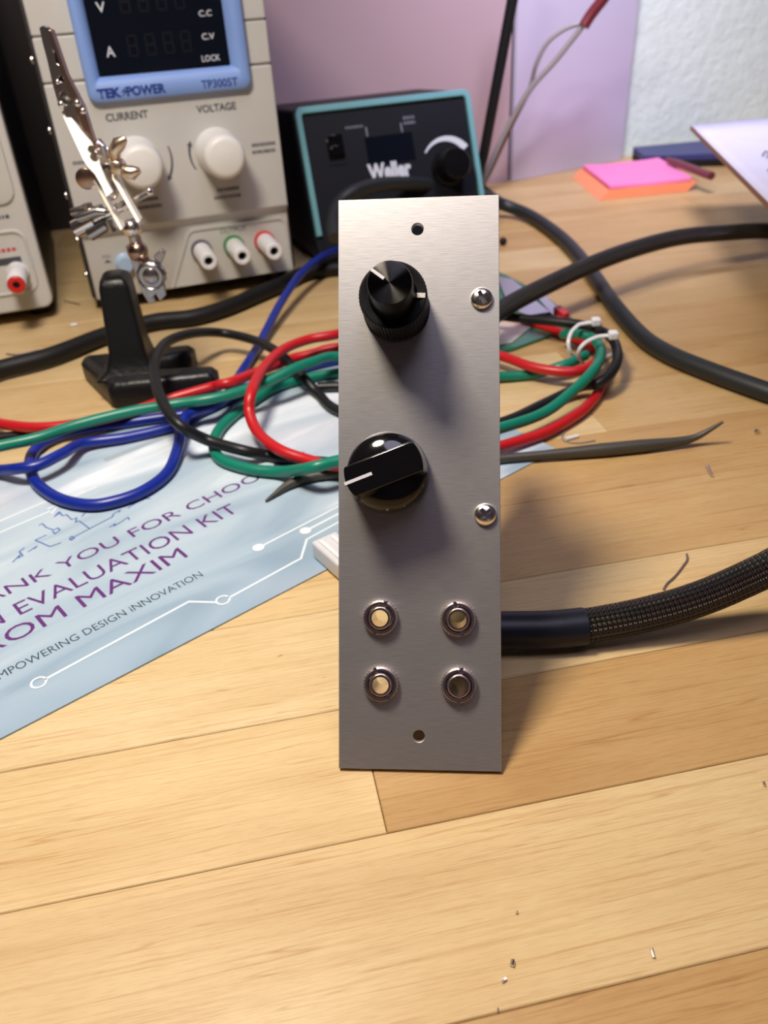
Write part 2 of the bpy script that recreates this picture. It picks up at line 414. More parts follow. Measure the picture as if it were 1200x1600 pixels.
for i in range(len(edges) - 1):
    w0, w1 = edges[i], edges[i + 1]
    if w0 == 104.8: cuts = [-430, -205, 14.2, 330, 620]
    elif w0 == 66: cuts = [-430, -150, 245, 620]
    elif w0 == 141: cuts = [-430, -170, 38, 620]
    elif w0 == 178: cuts = [-430, 48, 620]
    else:
        cuts = [-430]; x = -430 + r2.uniform(90, 330)
        while x < 560: cuts.append(x); x += r2.uniform(240, 420)
        cuts.append(620)
    for a, b in zip(cuts, cuts[1:]):
        c = BASEC[r2.randrange(6)]
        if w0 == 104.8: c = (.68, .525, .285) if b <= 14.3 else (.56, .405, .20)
        if w0 == 141: c = (.71, .575, .335)
        if w0 < 60: c = (.585, .43, .215)  # front rows, here and next, coloured darker for the light's falloff
        if w0 == 66: c = (.62, .465, .24)
        if (a + b) / 2 > 100: c = tuple(x * y for x, y in zip(c, (.86, .77, .66) if w0 != 141 else (.92, .86, .78)))  # oranger wood at right, with the lamp's falloff also put into its colour
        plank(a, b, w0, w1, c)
plank(221.5, 620, 646, 693, (.68, .49, .27))
for x in (-400, 590):
    for y in (-380, 360):
        M().box(x - 25, x + 25, y - 25, y + 25, 0, 711.5).build('leg', STEELLEG, desk, 2)
b0, b1 = at(800, 284), at(971, 250)
e_ = (b1 - b0).normalized(); nb = Vector((-e_.y, e_.x, 0))
bd = M().slab([b0, b1, b1 + Vector((3, 0, 420)), b0 + Vector((-1, 0, 420))], nb * 4).build('backing_board', BOARD, None, .4)
tag(bd, 'upright lilac-white board standing at the back edge of the bench behind the sticky notes', 'board')

# ------------------------------------------------------------------ synthesizer module (the panel in front)
YAWP, LEAN = R(-5.71), R(35.2)
mod = empty('synthesizer_module', (-13.54, 122.3, .95), (-LEAN, 0, YAWP),
            'narrow brushed aluminium panel with two black knobs and four jacks, leaning back on the bench', 'audio module')
PW, PH, PT = 36.26, 128.5, 1.6
def cyl(x, z, r, y0=-5, y1=8, seg=40):
    return M().lathe([(r, y0), (r, y1)], (x, 0, z), (0, 1, 0), seg).mesh('cut')
K1, K2 = (13.2, 103.2), (11.3, 66.3)
SCR = [(32.3, 105.2), (32.9, 56.9)]
JK = [(9.5, 33.9, 70, -110), (26.8, 33.7, 100, -75), (9.6, 19.1, 110, -60), (26.9, 19.1, 80, -90)]
plate = M().box(0, PW, 0, PT, 0, PH).mesh('face_panel')
plate = boolean(plate, [cyl(18.0, 121.3, 1.35), cyl(18.0, 7.5, 1.35)] + [cyl(x, z, 2.9) for x, z, _, _ in JK])
finish(plate, 'face_panel', ALU, mod, .12, 1)
# concentric double knob
o = M().lathe([(7.5, .4), (7.5, .8), (7.35, 1.0), (7.35, 11.4), (7.2, 11.9), (6.7, 12.0), (5.6, 11.6), (5.2, 11.6)], (K1[0], 0, K1[1]), (0, -1, 0), 120, {2: .28, 3: .28}).build('outer_knob', BLACKAN, mod)
q = M().box(4.75, 6.75, -12.12, -11.5, -.5, .5); q.v = [Vector((p.x * math.cos(R(-3)) - p.z * math.sin(R(-3)) + K1[0], p.y, p.x * math.sin(R(-3)) + p.z * math.cos(R(-3)) + K1[1])) for p in q.v]
q.v = [Vector((p.x + .15, p.y, p.z)) for p in q.v]
q.build('indicator_line', SILVER_LINE, o)['label'] = 'silver index mark on the lower knob'
o = M().lathe([(5.2, 11.55), (5.15, 12.2), (4.75, 13.0), (4.7, 19.9), (4.55, 20.4)], (K1[0], 0, K1[1]), (0, -1, 0), 96, {2: .14, 3: .10}).build('inner_knob', BLACKAN, mod)
kc = M().lathe([(4.55, 0), (4.42, .3), (4.2, .34), (.02, .34)], (0, 0, 0), (0, -1, 0), 96).build('knob_cap', SPUN, o)
kc.location = Vector((K1[0], -20.3, K1[1])) * MM; kc['label'] = 'spun metal cap'
a = R(143); q = M(); ux, uz = math.cos(a), math.sin(a)
def strip(m, r0, r1, hw, y0, y1, cx, cz):
    P = [(cx + ux * r + (-uz) * s * hw, cz + uz * r + ux * s * hw) for r, s in ((r0, -1), (r1, -1), (r1, 1), (r0, 1))]
    return m.prism(P, y0, y1, 'y')
strip(q, 1.4, 4.6, .32, -20.72, -20.3, *K1)
q.build('indicator_line', WHITE_LINE, o)['label'] = 'white pointer line on the upper knob'
# bar pointer knob
pk = M().lathe([(9.25, .3), (9.25, 1.2), (9.15, 2.4), (8.95, 3.2), (8.5, 4.0), (7.8, 4.6), (6.8, 5.2), (5.4, 5.75), (3.6, 6.2), (1.8, 6.4), (.02, 6.45)], (K2[0], 0, K2[1]), (0, -1, 0), 96).build('pointer_knob', BLACKPL, mod)
ta = R(201); ca, sa = math.cos(ta), math.sin(ta)
def barpoly(r, hw, ext):
    P = []
    t1 = math.asin(hw / r)
    for k in range(9): t = t1 - 2 * t1 * k / 8; P.append((r * math.cos(t) + ext * (1 - .5 * abs(k - 4) / 4), r * math.sin(t)))
    for k in range(9): t = math.pi + t1 - 2 * t1 * k / 8; P.append((r * math.cos(t), r * math.sin(t)))
    return [(K2[0] + ca * x - sa * y, K2[1] + sa * x + ca * y) for x, y in P]
m = M()
m.loft([[(x, -y, z) for x, z in barpoly(*s)] for y, s in ((3.4, (9.0, 3.7, .2)), (13.3, (8.3, 3.35, .2)))])
m.build('grip_bar', BLACKPL, pk, .35, 3)
q = M(); ux, uz = ca, sa
strip(q, 2.6, 8.75, .34, -13.42, -13.2, *K2)
P = [(K2[0] + ca * r - sa * s, y, K2[1] + sa * r + ca * s) for y, r in ((-13.42, 8.75), (-6, 9.4)) for s in (-.34, .34)]
q.add(P + [(p[0] + ca * .05, p[1], p[2] + sa * .05) for p in P], [(0, 1, 3, 2), (4, 6, 7, 5), (0, 4, 5, 1), (2, 3, 7, 6)])
q.build('indicator_line', WHITE_LINE, pk)['label'] = 'white pointer line'
# pan head screws
def screw(x, z, rot):
    dome = [(2.5, 0), (2.5, .35)] + [(2.5 * math.cos(t), .35 + 1.25 * math.sin(t)) for t in [R(k) for k in (12, 24, 36, 48, 60, 72, 80)]]
    base = M().lathe(dome, (0, 0, 0), (0, -1, 0), 40).mesh('screw')
    cut = []
    for k in (0, 90):
        c = M().box(-1.55, 1.55, -4, -.35, -.46, .46)
        t = R(rot + k); c.v = [Vector((p.x * math.cos(t) - p.z * math.sin(t), p.y, p.x * math.sin(t) + p.z * math.cos(t))) for p in c.v]
        cut.append(c.mesh('cut'))
    o = finish(boolean(base, cut), 'screw', CHROME, mod); o.location = Vector((x, 0, z)) * MM
screw(*SCR[0], 25); screw(*SCR[1], 38)
# jacks
def jack(x, z, a1, a2):
    nut = M().lathe([(4.0, .05), (4.0, 1.2), (3.55, 1.75), (3.0, 1.75), (2.75, 1.3), (2.75, .05)], (0, 0, 0), (0, -1, 0), 64, {0: .22, 1: .22}, closed=True).mesh('jack_nut')
    cut = []
    for a in (a1, a2):
        c = M().box(2.6, 4.4, -3, -1.15, -.38, .38); t = R(a)
        c.v = [Vector((p.x * math.cos(t) - p.z * math.sin(t), p.y, p.x * math.sin(t) + p.z * math.cos(t))) for p in c.v]; cut.append(c.mesh('cut'))
    sl = M().lathe([(2.7, -8), (2.7, 1.5), (2.55, 1.5), (2.5, 2.25), (2.3, 2.5), (2.05, 2.5), (1.82, 2.2), (1.8, -8)], (0, 0, 0), (0, -1, 0), 48, closed=True).build('audio_jack', NICKEL, mod)
    sl.location = Vector((x, 0, z)) * MM
    finish(boolean(nut, cut), 'knurled_nut', NICKEL, sl)
for j in JK: jack(*j)
# board, bracket and pots behind the panel
pc = [(1.7, 14), (20, 14.2), (58, 41.4), (58, 118), (1.7, 118)]
m = M().prism(pc, 29.3, 30.9, 'x'); pcb = m.build('circuit_board', PCBG, mod)
for (y, z, sy, sz, h) in ((14, 100, 8, 18, 2.5), (30, 84, 10, 8, 3), (44, 104, 6, 14, 6), (40, 66, 12, 10, 2), (24, 56, 7, 7, 4)):
    M().box(29.3 - h, 29.25, y, y + sy, z, z + sz).build('component', BLACKAN, pcb, .2)
for s in SCR:
    M().prism([(30.95, 1.65), (35.3, 1.65), (35.3, 3.2), (32.5, 3.2), (32.5, 14), (30.95, 14)], s[1] - 5, s[1] + 5, 'z').build('bracket', CHROME, mod)
for K in (K1, K2):
    M().lathe([(8, 1.7), (8, 9.5), (7.4, 10)], (K[0], 0, K[1]), (0, 1, 0), 40).lathe([(3.2, -.6), (3.2, 3)], (K[0], 0, K[1]), (0, 1, 0), 24).build('potentiometer', CHROME, mod)

# ------------------------------------------------------------------ bench power supply
def tiny(parent, lines, m=PRINTD):
    q = M()
    for x0, x1, z, h in lines: bars(q, x0, x1, z, h, front, .08, 8)
    o = q.build('fine_print', m, parent, smooth=False); o['kind'] = 'stuff'; return o
psu = empty('bench_power_supply', (-143, 425, 7.5), (R(-2.2), 0, R(17.5)),
            'beige bench power supply with blue-framed dark display and two white knobs', 'power supply')
M().box(-2.2, 109, 9, 165, 0, 172).build('case', CASEB, psu, 1)
m = M()
m.loft([[(x, y, z) for y, z in ((12, .3), (4.6, .3), (4.0, 1.5), (4.0, 32.4), (0, 35.8), (0, 101.6), (1, 102.1), (12, 102.1))] for x in (0, 107)])
m.box(0, 107, 0, 12, 102.8, 120.8).box(0, 107, 0, 12, 121.5, 171).box(.6, 106.4, 1.4, 12, 101, 123)
m.build('front_bezel', BEIGE, psu, .7, 3)
# output section
tr = [(38.5, 1.2), (51.5, 27.6), (54.5, 29.8), (103, 29.8), (105.5, 27.5), (106.2, 1.2)]
ins = [(40.3, 1.2), (52.8, 26.8), (55.2, 28.6), (102.4, 28.6), (104.3, 26.7), (104.9, 1.2)]
m = M().loft([[(x, 4.1, z) for x, z in tr], [(x, 2.8, z) for x, z in tr], [(x, 2.8, z) for x, z in ins], [(x, 3.6, z) for x, z in ins]], cap=False)
op = m.build('output_panel', BEIGE, psu, smooth=False)
M().prism(ins, 3.6, 4.2, 'y').build('panel_inset', BEIGE2, op)
f2 = lambda x, z, o_: (x, 3.6 - o_, z)
text('OUTPUT', 69.5, 83.5, 25.2, 2.3, f2, PRINTD, op, bold=.01)
# blue display frame
def rr(x0, x1, z0, z1, r, n=5):
    P = []
    for cx, cz, a0 in ((x1 - r, z0 + r, -90), (x1 - r, z1 - r, 0), (x0 + r, z1 - r, 90), (x0 + r, z0 + r, 180)):
        for k in range(n): t = R(a0 + 90 * k / (n - 1)); P.append((cx + r * math.cos(t), cz + r * math.sin(t)))
    return P
L = [(0.1, rr(18.3, 95.6, 92.6, 154, 4)), (-3.2, rr(18.5, 95.4, 92.8, 153.8, 4)), (-4, rr(19.3, 94.6, 93.6, 153, 3.4)),
     (-4, rr(22.4, 90.8, 100.6, 150, 1)), (-.6, rr(25.3, 86.8, 103.2, 146.5, .4)), (0.1, rr(25.3, 86.8, 103.2, 146.5, .4))]
sf = M().loft([[(x, y, z) for x, z in P] for y, P in L], cap=False).build('display_frame', BLUEFR, psu, ang=50)
sc = M().box(24.5, 87.5, -.5, .1, 102.5, 147).build('display_window', SCREEN, psu)
fs_ = lambda x, z, o_: (x, -.5 - o_, z)
for s, x0, x1, z, h in (('V', 30.2, 34.2, 128.7, 3.9), ('A', 30.4, 34.4, 111.0, 4.2), ('C.C', 75.4, 81.4, 124.2, 2.4), ('C.V', 75.2, 81.2, 114.8, 2.5), ('LOCK', 73.6, 82.4, 105.8, 2.5)):
    text(s, x0, x1, z, h, fs_, PRINTW, sc, 'screen_lettering', bold=.012)
for row in (110.2, 127.6):
    for k in range(4):
        x = 40.5 + 8.2 * k; m = M(); W_, H_, t = 4.8, 9, .9
        for (a, b, c, d) in ((0, W_, 0, t), (0, W_, H_ / 2 - t / 2, H_ / 2 + t / 2), (0, W_, H_ - t, H_), (0, t, .3, H_ / 2 - .6), (0, t, H_ / 2 + .6, H_ - .3), (W_ - t, W_, .3, H_ / 2 - .6), (W_ - t, W_, H_ / 2 + .6, H_ - .3)):
            m.box(x + a, x + b, -.56, -.5, row + c, row + d)
        m.build('display_digit', SEG, sc, smooth=False)
ff = lambda x, z, o_: (x, -4 - o_, z)
text('TEK', 22.4, 33.4, 94.7, 3.7, ff, PRINTB, sf, bold=.055)
text('POWER', 35.8, 54, 94.7, 3.7, ff, PRINTB, sf, bold=.045)
M().add([(x, -4.08, z) for x, z in ((36.2, 98.9), (33.2, 96.4), (35.0, 96.6), (33.0, 94.2), (36.8, 97.1), (34.9, 97.0))], [(0, 1, 2, 5), (2, 3, 4, 5)]).build('lightning_mark', PRINTB, sf, smooth=False)
text('TP3005T', 71, 88.6, 94.7, 3.4, ff, PRINTB, sf, bold=.018)
text('CURRENT', 24, 44, 84.4, 3.2, front, PRINTD, psu, bold=.03)
text('VOLTAGE', 67.2, 86.8, 84.0, 3.2, front, PRINTD, psu, bold=.03)
tiny(psu, [(92, 104.3, 65.9, 1.7), (91.8, 104, 62.6, 1.7), (71, 82.4, 46.8, 1.7), (69, 83, 43.2, 1.7), (30, 41, 46.8, 1.7), (28, 42, 43.2, 1.7), (4.5, 14, 67.2, 1.6), (5.5, 15, 62.2, 1.6)])
text('ON', 7.6, 11.4, 21.2, 1.6, lambda x, z, o_: (x, 4.0 - o_, z), PRINTD, psu)
M().prism([(7.8, 18.8), (11.6, 18.8), (9.7, 20.4)], 3.9, 4.05, 'y').build('switch_mark', PRINTD, psu, smooth=False)
def arcp(cx, cz, r, a0, a1, w0, w1, y0, y1, n=14):
    lp = []
    for k in range(n + 1):
        t = R(a0 + (a1 - a0) * k / n); wd = (w0 + (w1 - w0) * k / n) / 2
        lp.append([(cx + (r + wd * s) * math.cos(t), y, cz + (r + wd * s) * math.sin(t)) for s, y in ((-1, y0), (1, y0), (1, y1), (-1, y1))])
    return M().loft(lp)
def arrow(cx, cz, r, a0, a1, head):
    m = arcp(cx, cz, r, a0, a1, .7, 1.3, -.08, .02)
    t = R(a1); d = 1 if a1 > a0 else -1; c = Vector((cx + r * math.cos(t), 0, cz + r * math.sin(t))); tv = Vector((-math.sin(t) * d, 0, math.cos(t) * d)); nv = Vector((math.cos(t), 0, math.sin(t)))
    m.slab([c + nv * 1.4 + Vector((0, -.08, 0)), c + tv * 2.6 + Vector((0, -.08, 0)), c - nv * 1.4 + Vector((0, -.08, 0))], (0, .1, 0))
    m.build('arrow_mark', PRINTD, psu, smooth=False)
arrow(74.3, 65.6, 14, 210, 163, 1); arrow(34.7, 65.8, 16.5, 18, -32, 1)
for cx, nm in ((34.7, 'current_knob'), (74.3, 'voltage_knob')):
    M().lathe([(11.3, 0), (11.3, 1.2), (10.9, 2), (10.2, 19.5), (9.8, 21.8), (8.9, 23.2), (7.4, 23.8), (.02, 24.1)], (cx, 0, 65.8), (0, -1, 0), 64).build('control_knob', KNOBW, psu, ang=60)
for cx, rm in ((58.2, GREYPL), (75.6, GREENPL), (92.4, REDPL)):
    c = (cx, 3.6, 18.2)
    b = M().lathe([(5.6, 0), (5.6, 2.2), (5.2, 3.0), (3, 3.0)], c, (0, -1, 0), 40).build('terminal_post', rm, psu)
    M().lathe([(4.8, 3.0), (4.7, 12), (4.3, 24.6), (3.9, 25), (2.4, 25), (2.1, 24.2), (2.0, 8)], c, (0, -1, 0), 40).build('post_sleeve', POSTW, b)['label'] = 'white sleeve'
    M().lathe([(2.05, 10), (2.05, 23.4), (1.2, 23.4), (1.1, 12)], c, (0, -1, 0), 24).build('socket', RUBBER, b)['label'] = 'dark socket hole'
M().lathe([(5.2, 0), (5.2, .8), (4.6, 1.2), (4.2, 3.5), (3.6, 4.3), (.02, 4.4)], (18.2, 4.0, 17.4), (0, -1, 0), 32).build('power_button', SKYPL, psu)['label'] = 'pale blue power button'
for z in (12, 30, 52, 82, 112, 140):
    M().lathe([(1.9, 0), (1.9, .5), (1.1, 1.2)], (-2.2, 14, z), (-1, 0, 0), 16).build('side_screw', CHROME, psu)
for x in (8, 99): M().lathe([(6, -7.3), (6.5, 0)], (x, 18, 0), (0, 0, 1), 24).build('foot', RUBBER, psu)

# second supply, cut by the frame on the left
o2 = at(86, 479, 7)
ps2 = empty('bench_power_supply', o2, (R(-2.2), 0, R(17.5)), 'pale grey bench power supply cut off by the left edge, one red-tipped terminal showing', 'power supply')
M().box(-108, .2, 10, 150, 0, 172).build('case', CASEB, ps2, 1)
m = M().prism(rr(-107, 0, .3, 171, 5), 0, 12, 'y'); m.build('front_bezel', BEIGE2, ps2, 1.2, 3)
m = M().loft([[(x, y, z) for x, z in P] for y, P in ((.1, rr(-100, -3.6, 52.5, 152, 7)), (-1.3, rr(-99.6, -4.0, 53, 151.6, 6.6)), (-1.5, rr(-98.8, -4.8, 53.8, 150.8, 6)))]).build('upper_panel', BEIGE2, ps2, ang=50)
m = M().loft([[(x, y, z) for x, z in P] for y, P in ((.1, rr(-100, -4.4, 9, 41, 6)), (-.9, rr(-99.4, -5, 9.6, 40.4, 5.4)), (-.9, rr(-98.6, -5.8, 10.4, 39.6, 4.8)), (-.1, rr(-98.2, -6.2, 10.8, 39.2, 4.4)))], cap=False).build('terminal_recess', BEIGE2, ps2, ang=50)
tiny(ps2, [(-34, -10, 30.4, 1.8)], PRINTR); tiny(ps2, [(-30, -9, 46, 1.8), (-25, -9, 55.8, 1.8)])
M().box(-32, -9.6, -.2, .1, 24.2, 27.6).build('label_strip', GREYPL, ps2)
c = (-12.8, 0, 20.2)
b = M().lathe([(5.2, 0), (5.2, 2), (4.4, 2.2)], c, (0, -1, 0), 40).build('terminal_post', POSTW, ps2)
M().lathe([(4.8, 2.2), (4.7, 9), (4.6, 24.6), (4.2, 25.2), (4.1, 20)], c, (0, -1, 0), 40).build('post_sleeve', POSTW, b)
M().lathe([(4.1, 21), (4.0, 26), (3.6, 26.3), (1.7, 26.3), (1.6, 22)], c, (0, -1, 0), 40).build('post_tip', REDPL, b)['label'] = 'red tip'
M().lathe([(1.65, 20), (1.65, 25.2), (.9, 25.2)], c, (0, -1, 0), 24).build('socket', RUBBER, b)
M().lathe([(8, 0), (7.6, 8), (7, 10), (.02, 10.3)], (-19.5, -1.5, 70), (0, -1, 0), 40).build('control_knob', mat('pinkish_plastic', (.62, .50, .47), .4), ps2)
for x in (-98, -9): M().lathe([(5, -6.8), (5.5, 0)], (x, 18, 0), (0, 0, 1), 24).build('foot', RUBBER, ps2)

# ------------------------------------------------------------------ soldering station
TW = R(20.5)
ws = empty('soldering_station', (-28, 480.5, 0), (0, 0, R(19.6)), 'black soldering station with a teal rim around its sloping front, behind the panel', 'soldering station')
def wf(x, z, h): return (x, z * math.sin(TW) - h * math.cos(TW), 5 + z * math.cos(TW) + h * math.sin(TW))
WH = 82
top = wf(0, WH, 0)
M().prism([(0, 5), (0 + WH * math.sin(TW), top[2]), (104, top[2] - 6), (104, 5)], -1, 109.5, 'x').build('housing', STATION, ws, 2.5, 3)
fm = lambda x, h, z: wf(x, z, -h)
m = M(f=fm)
outer = [(0, 14), (1, 80), (3, 83), (105.5, 83), (108.5, 80), (109, 20), (105.6, 20), (105.2, 78), (103.8, 79.4), (5, 79.4), (4.2, 78), (3.4, 14)]
m.prism(outer, -2.4, 1.5, 'y'); m.build('rim', TEAL, ws, .6)['label'] = 'teal plastic rim'
fc = M(f=fm).prism([(3.4, 1), (4.4, 79.2), (104.6, 79.2), (105.4, 1)], -.6, .6, 'y').build('front_panel', STATION, ws, .2)
M(f=fm).box(39, 68.5, -.75, -.5, 48.2, 63.5).build('display_window', SCREEN, fc)
wt = lambda x, z, o_: wf(x, z, .75 + o_)
text('Weller', 37.6, 64.6, 40.4, 8.2, wt, PRINTW, fc, 'logo_lettering', bold=.05)
for x in (40.6, 62.2): M(f=fm).box(x, x + .8, -.8, -.55, 64, 69).build('bracket_mark', mat('dim_white_print', (.20, .21, .26), .5), fc)
m = M(); bars(m, 28.6, 39.5, 69.2, 1.3, lambda x, z, o_: wf(x, z, .7), .1, 8); bars(m, 64.5, 71.6, 67.8, 1.6, lambda x, z, o_: wf(x, z, .7), .1, 3); bars(m, 64.5, 71.6, 70.6, 1.6, lambda x, z, o_: wf(x, z, .7), .1, 3)
m.build('fine_print', mat('grey_white_print', (.15, .16, .2), .5), fc, smooth=False)['kind'] = 'stuff'
m = arcp(88.0, 41.4, 16.2, 143, 36, .9, 4.6, -.95, -.5, 20); m2 = M(f=fm); m2.v = [Vector(fm(*p)) for p in m.v]; m2.f = m.f; m2.uv = m.uv
m2.build('dial_scale', PRINTW, fc, smooth=False)
M().lathe([(10.4, .6), (10.4, 3), (9.4, 4), (8.8, 14), (8, 15), (.02, 15.2)], wf(88.0, 41.4, 0), Vector((0, -math.cos(TW), math.sin(TW))), 48).build('dial_knob', BLACKAN, ws)
M(f=fm).box(16, 25.5, -2, -.5, 54.5, 67).box(17.2, 24.3, -3.4, -1, 56, 61).build('rocker_switch', BLACKPL, ws, .3)
m = M(f=fm).box(15, 26.5, -.75, -.5, 50.6, 51.5).build('switch_mark', SEG, fc)
M().lathe([(9, 0), (9, 6), (7, 7), (4.5, 13)], wf(24, 18, 0), Vector((0, -math.cos(TW), math.sin(TW))), 32).build('cord_socket', BLACKAN, ws)
for x in (10, 98):
    for y in (9, 94): M().lathe([(5, .05), (5, 5.2)], (x, y, 0), (0, 0, 1), 20).build('foot', RUBBER, ws)

# ------------------------------------------------------------------ helping hand
HA = at(178, 640); HB = at(345, 622)
hyaw = math.atan2(HB.y - HA.y, HB.x - HA.x)
hh = empty('helping_hand', HA, (0, 0, hyaw), 'black cast iron helping hand stand with a chrome alligator clip arm', 'clamp stand')
poly = [(0, 0), (43, .5), (44.5, 11), (17, 14), (17, 23), (32, 26), (33.5, 38), (-15, 37.5), (-17, 34)]
pin = lambda P, s, cx, cy: [(cx + (x - cx) * s, cy + (y - cy) * s) for x, y in P]
def ring4(x0, x1, y0, y1, z): return [(x0, y0, z), (x1, y0, z), (x1, y1, z), (x0, y1, z)]
m = M()
m.loft([[(x, y, 0.05) for x, y in poly], [(x, y, 8) for x, y in poly], [(x, y, 11.2) for x, y in [(2, 2.2), (41, 2.4), (42.2, 9.2), (15.5, 12.2), (15.5, 25), (30, 28), (31.2, 35.8), (-13.5, 35.5), (-14.6, 33)]]])
m.loft([ring4(-7, 19, 6, 33, 9), ring4(-1.5, 17, 9, 31, 13), ring4(.8, 15.8, 11, 29.5, 20), ring4(2.8, 14.8, 12.5, 28, 46), ring4(3.6, 13.8, 13.5, 27, 49), ring4(5.2, 12, 15.5, 25, 50.3)])
m.build('cast_base', IRON, hh, 1.6, 3, ang=50)
Y0 = 326.
inv = Matrix.Rotation(-hyaw, 3, 'Z')
def H(px, py, dy=0.): return inv @ (aty(px, py, Y0 - dy) - HA)
YD = inv @ Vector((0, 1, 0))
def plate_h(pts, dy, th): return M().slab([H(x, y, dy) for x, y in pts], YD * th)
PXM = 3.72
m = M().lathe([(5.6, 0), (5.6, 3), (4.9, 3.6), (4.4, 3.2), (3.2, 3.2), (2.8, 4.4), (1.4, 5)], H(238, 428, 4), -YD, 32, {0: .3, 1: .3})
m.build('clamp_disc', DARKCHROME, hh)
m = plate_h([(196, 385), (214, 378), (236, 452), (243, 472), (232, 474), (222, 458)], 1.5, 1.6).slab([H(x, y, 5) for x, y in ((226, 448), (256, 440), (259, 462), (250, 471), (243, 460), (236, 468), (229, 462))], YD * 2)
m.slab([H(x, y, 5) for x, y in ((240, 400), (252, 390), (258, 396), (252, 412), (244, 414))], YD * 3)
m.build('clamp_plate', DARKCHROME, hh, .3)
for x, y, r, mt in ((215, 392, 4.0, BRONZE), (206, 356, 3.6, CHROME), (170, 299, 3.6, CHROME)):
    M().ball(H(x, y, 2), r, 24).build('ball_joint', mt, hh, ang=80)
m = M().tube(spline([H(206, 356, 2), H(212, 376, 1.5), H(222, 400, 1), H(232, 420, 0)], 4), 2.3, 12); m.build('stem', DARKCHROME, hh)
for P in ([(144, 283), (149, 279), (193, 357), (188, 362)], [(170, 272), (175, 268), (220, 346), (214, 350)]):
    M().slab([H(x, y, 4 + (y - 266) * .11) for x, y in P], YD * 4).build('clamp_bar', BRIGHT, hh, .4)
m = M().tube([H(118, 358, 3), H(146, 343, 3)], 3.2, 16).tube([H(146, 343, 3), H(200, 318, 3)], 1.9, 12).tube([H(200, 318, 3), H(233, 301, 3)], 1.1, 10).ball(H(234, 300, 3), 1.5, 10)
m.build('thumb_screw', CHROME, hh)
m = M().tube([H(112, 332, 3), H(135, 326, 4), H(166, 333, 4)], [1.4, 1.7, 1.4], 12).tube([H(121, 341, 6), H(150, 330, 6), H(164, 331, 6)], [1.6, 1.9, 1.5], 12).tube([H(135, 318, 5), H(139, 328, 5)], 1.9, 10).tube([H(152, 321, 5), H(156, 330, 5)], 1.9, 10).tube([H(140, 366, 4), H(166, 350, 4)], 2.6, 14).tube([H(168, 344, 4), H(176, 362, 4)], 1.8, 10)
m.build('screw_handle', DARKCHROME, hh, ang=60)
m = M().lathe([(2.6, 0), (2.6, 5), (2.0, 5.6)], H(187, 258, 2), -YD, 20).tube([H(181, 250, 5), H(179, 236, 6), H(186, 224, 6.5), H(196, 216, 6.5)], [1.6, 2.2, 2.5, 1.0], 12).tube([H(187, 260, 5), H(196, 268, 6), H(208, 270, 6.5), H(219, 266, 6.5)], [1.6, 2.3, 2.5, 1.0], 12)
m.build('wing_nut', mat('brass_toned_steel', (.78, .62, .46), .3, 1.), hh, ang=60)
M().lathe([(3.8, 0), (3.8, 1.6), (3.2, 2)], H(136, 278, 0), -YD, 24).build('washer', BRONZE, hh)
# alligator clip: long jaw, lever, spring and tail
outline = [(61, 44), (66, 40), (76, 42), (80, 48), (104, 118), (128, 165), (140, 205), (150, 228), (160, 262), (166, 282), (158, 286), (146, 262), (130, 222), (116, 190), (104, 190), (100, 172), (90, 160), (82, 132), (74, 96), (66, 66)]
jaw = M().slab([H(x, y, 5) for x, y in outline], YD * 1.1).mesh('jaw')
def hole(x, y, r, sx=1., dy=9):
    q = M().lathe([(r, 0), (r, 12)], H(x, y, dy), YD, 20); c = H(x, y, dy)
    return q.mesh('cut')
jaw = boolean(jaw, [hole(97, 156, 2.1), hole(90, 126, .9)] + [M().slab([H(x, y, 9) for x, y in ((78, 82), (84, 88), (88, 100), (87, 104), (82, 100))], YD * 12).mesh('cut')])
cj = finish(jaw, 'clip_jaw', DARKCHROME, hh, .2, 1)
M().slab([H(x, y, 5.6) for x, y in ((75, 46), (80, 48), (104, 118), (130, 168), (143, 210), (153, 240), (146, 240), (128, 200), (116, 166), (98, 118))], YD * 4).build('jaw_flange', BRONZE, cj, .2)['label'] = 'copper-toned folded edge'
M().slab([H(x, y, 2) for x, y in ((64, 46), (80, 50), (106, 124), (134, 180), (150, 236), (132, 222), (112, 184), (98, 168), (84, 132))], YD * 1.0).build('lower_jaw', DARKCHROME, cj, .2)
m = M().ball(H(96, 163, 5.5), 1.3, 12).ball(H(121, 161, 6), 1.3, 12).ball(H(130, 173, 6), 1.2, 12).ball(H(90, 128, 5.6), .9, 10)
m.build('rivet', CHROME, cj, ang=80)
lev = M().slab([H(x, y, 4 + (y - 172) * .085) for x, y in ((96, 176), (99, 172), (104, 174), (126, 204), (142, 222), (154, 244), (156, 258), (166, 282), (176, 300), (166, 308), (158, 290), (148, 272), (138, 262), (130, 250), (116, 220))], YD * 1.2).mesh('lever')
lev = boolean(lev, [hole(137, 238, 1.35, dy=14), hole(143, 249, 1.6, dy=14)])
finish(lev, 'clip_lever', mat('bright_satin_steel', (.92, .92, .90), .45, .3), hh, .3, 2)['label'] = 'bright satin lever with two holes'
m = M()
for k in range(5): m.lathe([(2.2, k * 1.1), (2.6, k * 1.1 + .4), (2.2, k * 1.1 + .8)], H(160, 246, 6 - 0), YD, 16)
m.build('clip_spring', CHROME, hh)
m = M().tube([H(150, 226, 5), H(156, 222, 6), H(160, 228, 7), H(164, 240, 6)], 1.2, 10).tube([H(158, 262, 5), H(165, 276, 4), H(170, 296, 3)], 3.0, 16)
m.build('clip_tail', DARKCHROME, hh)

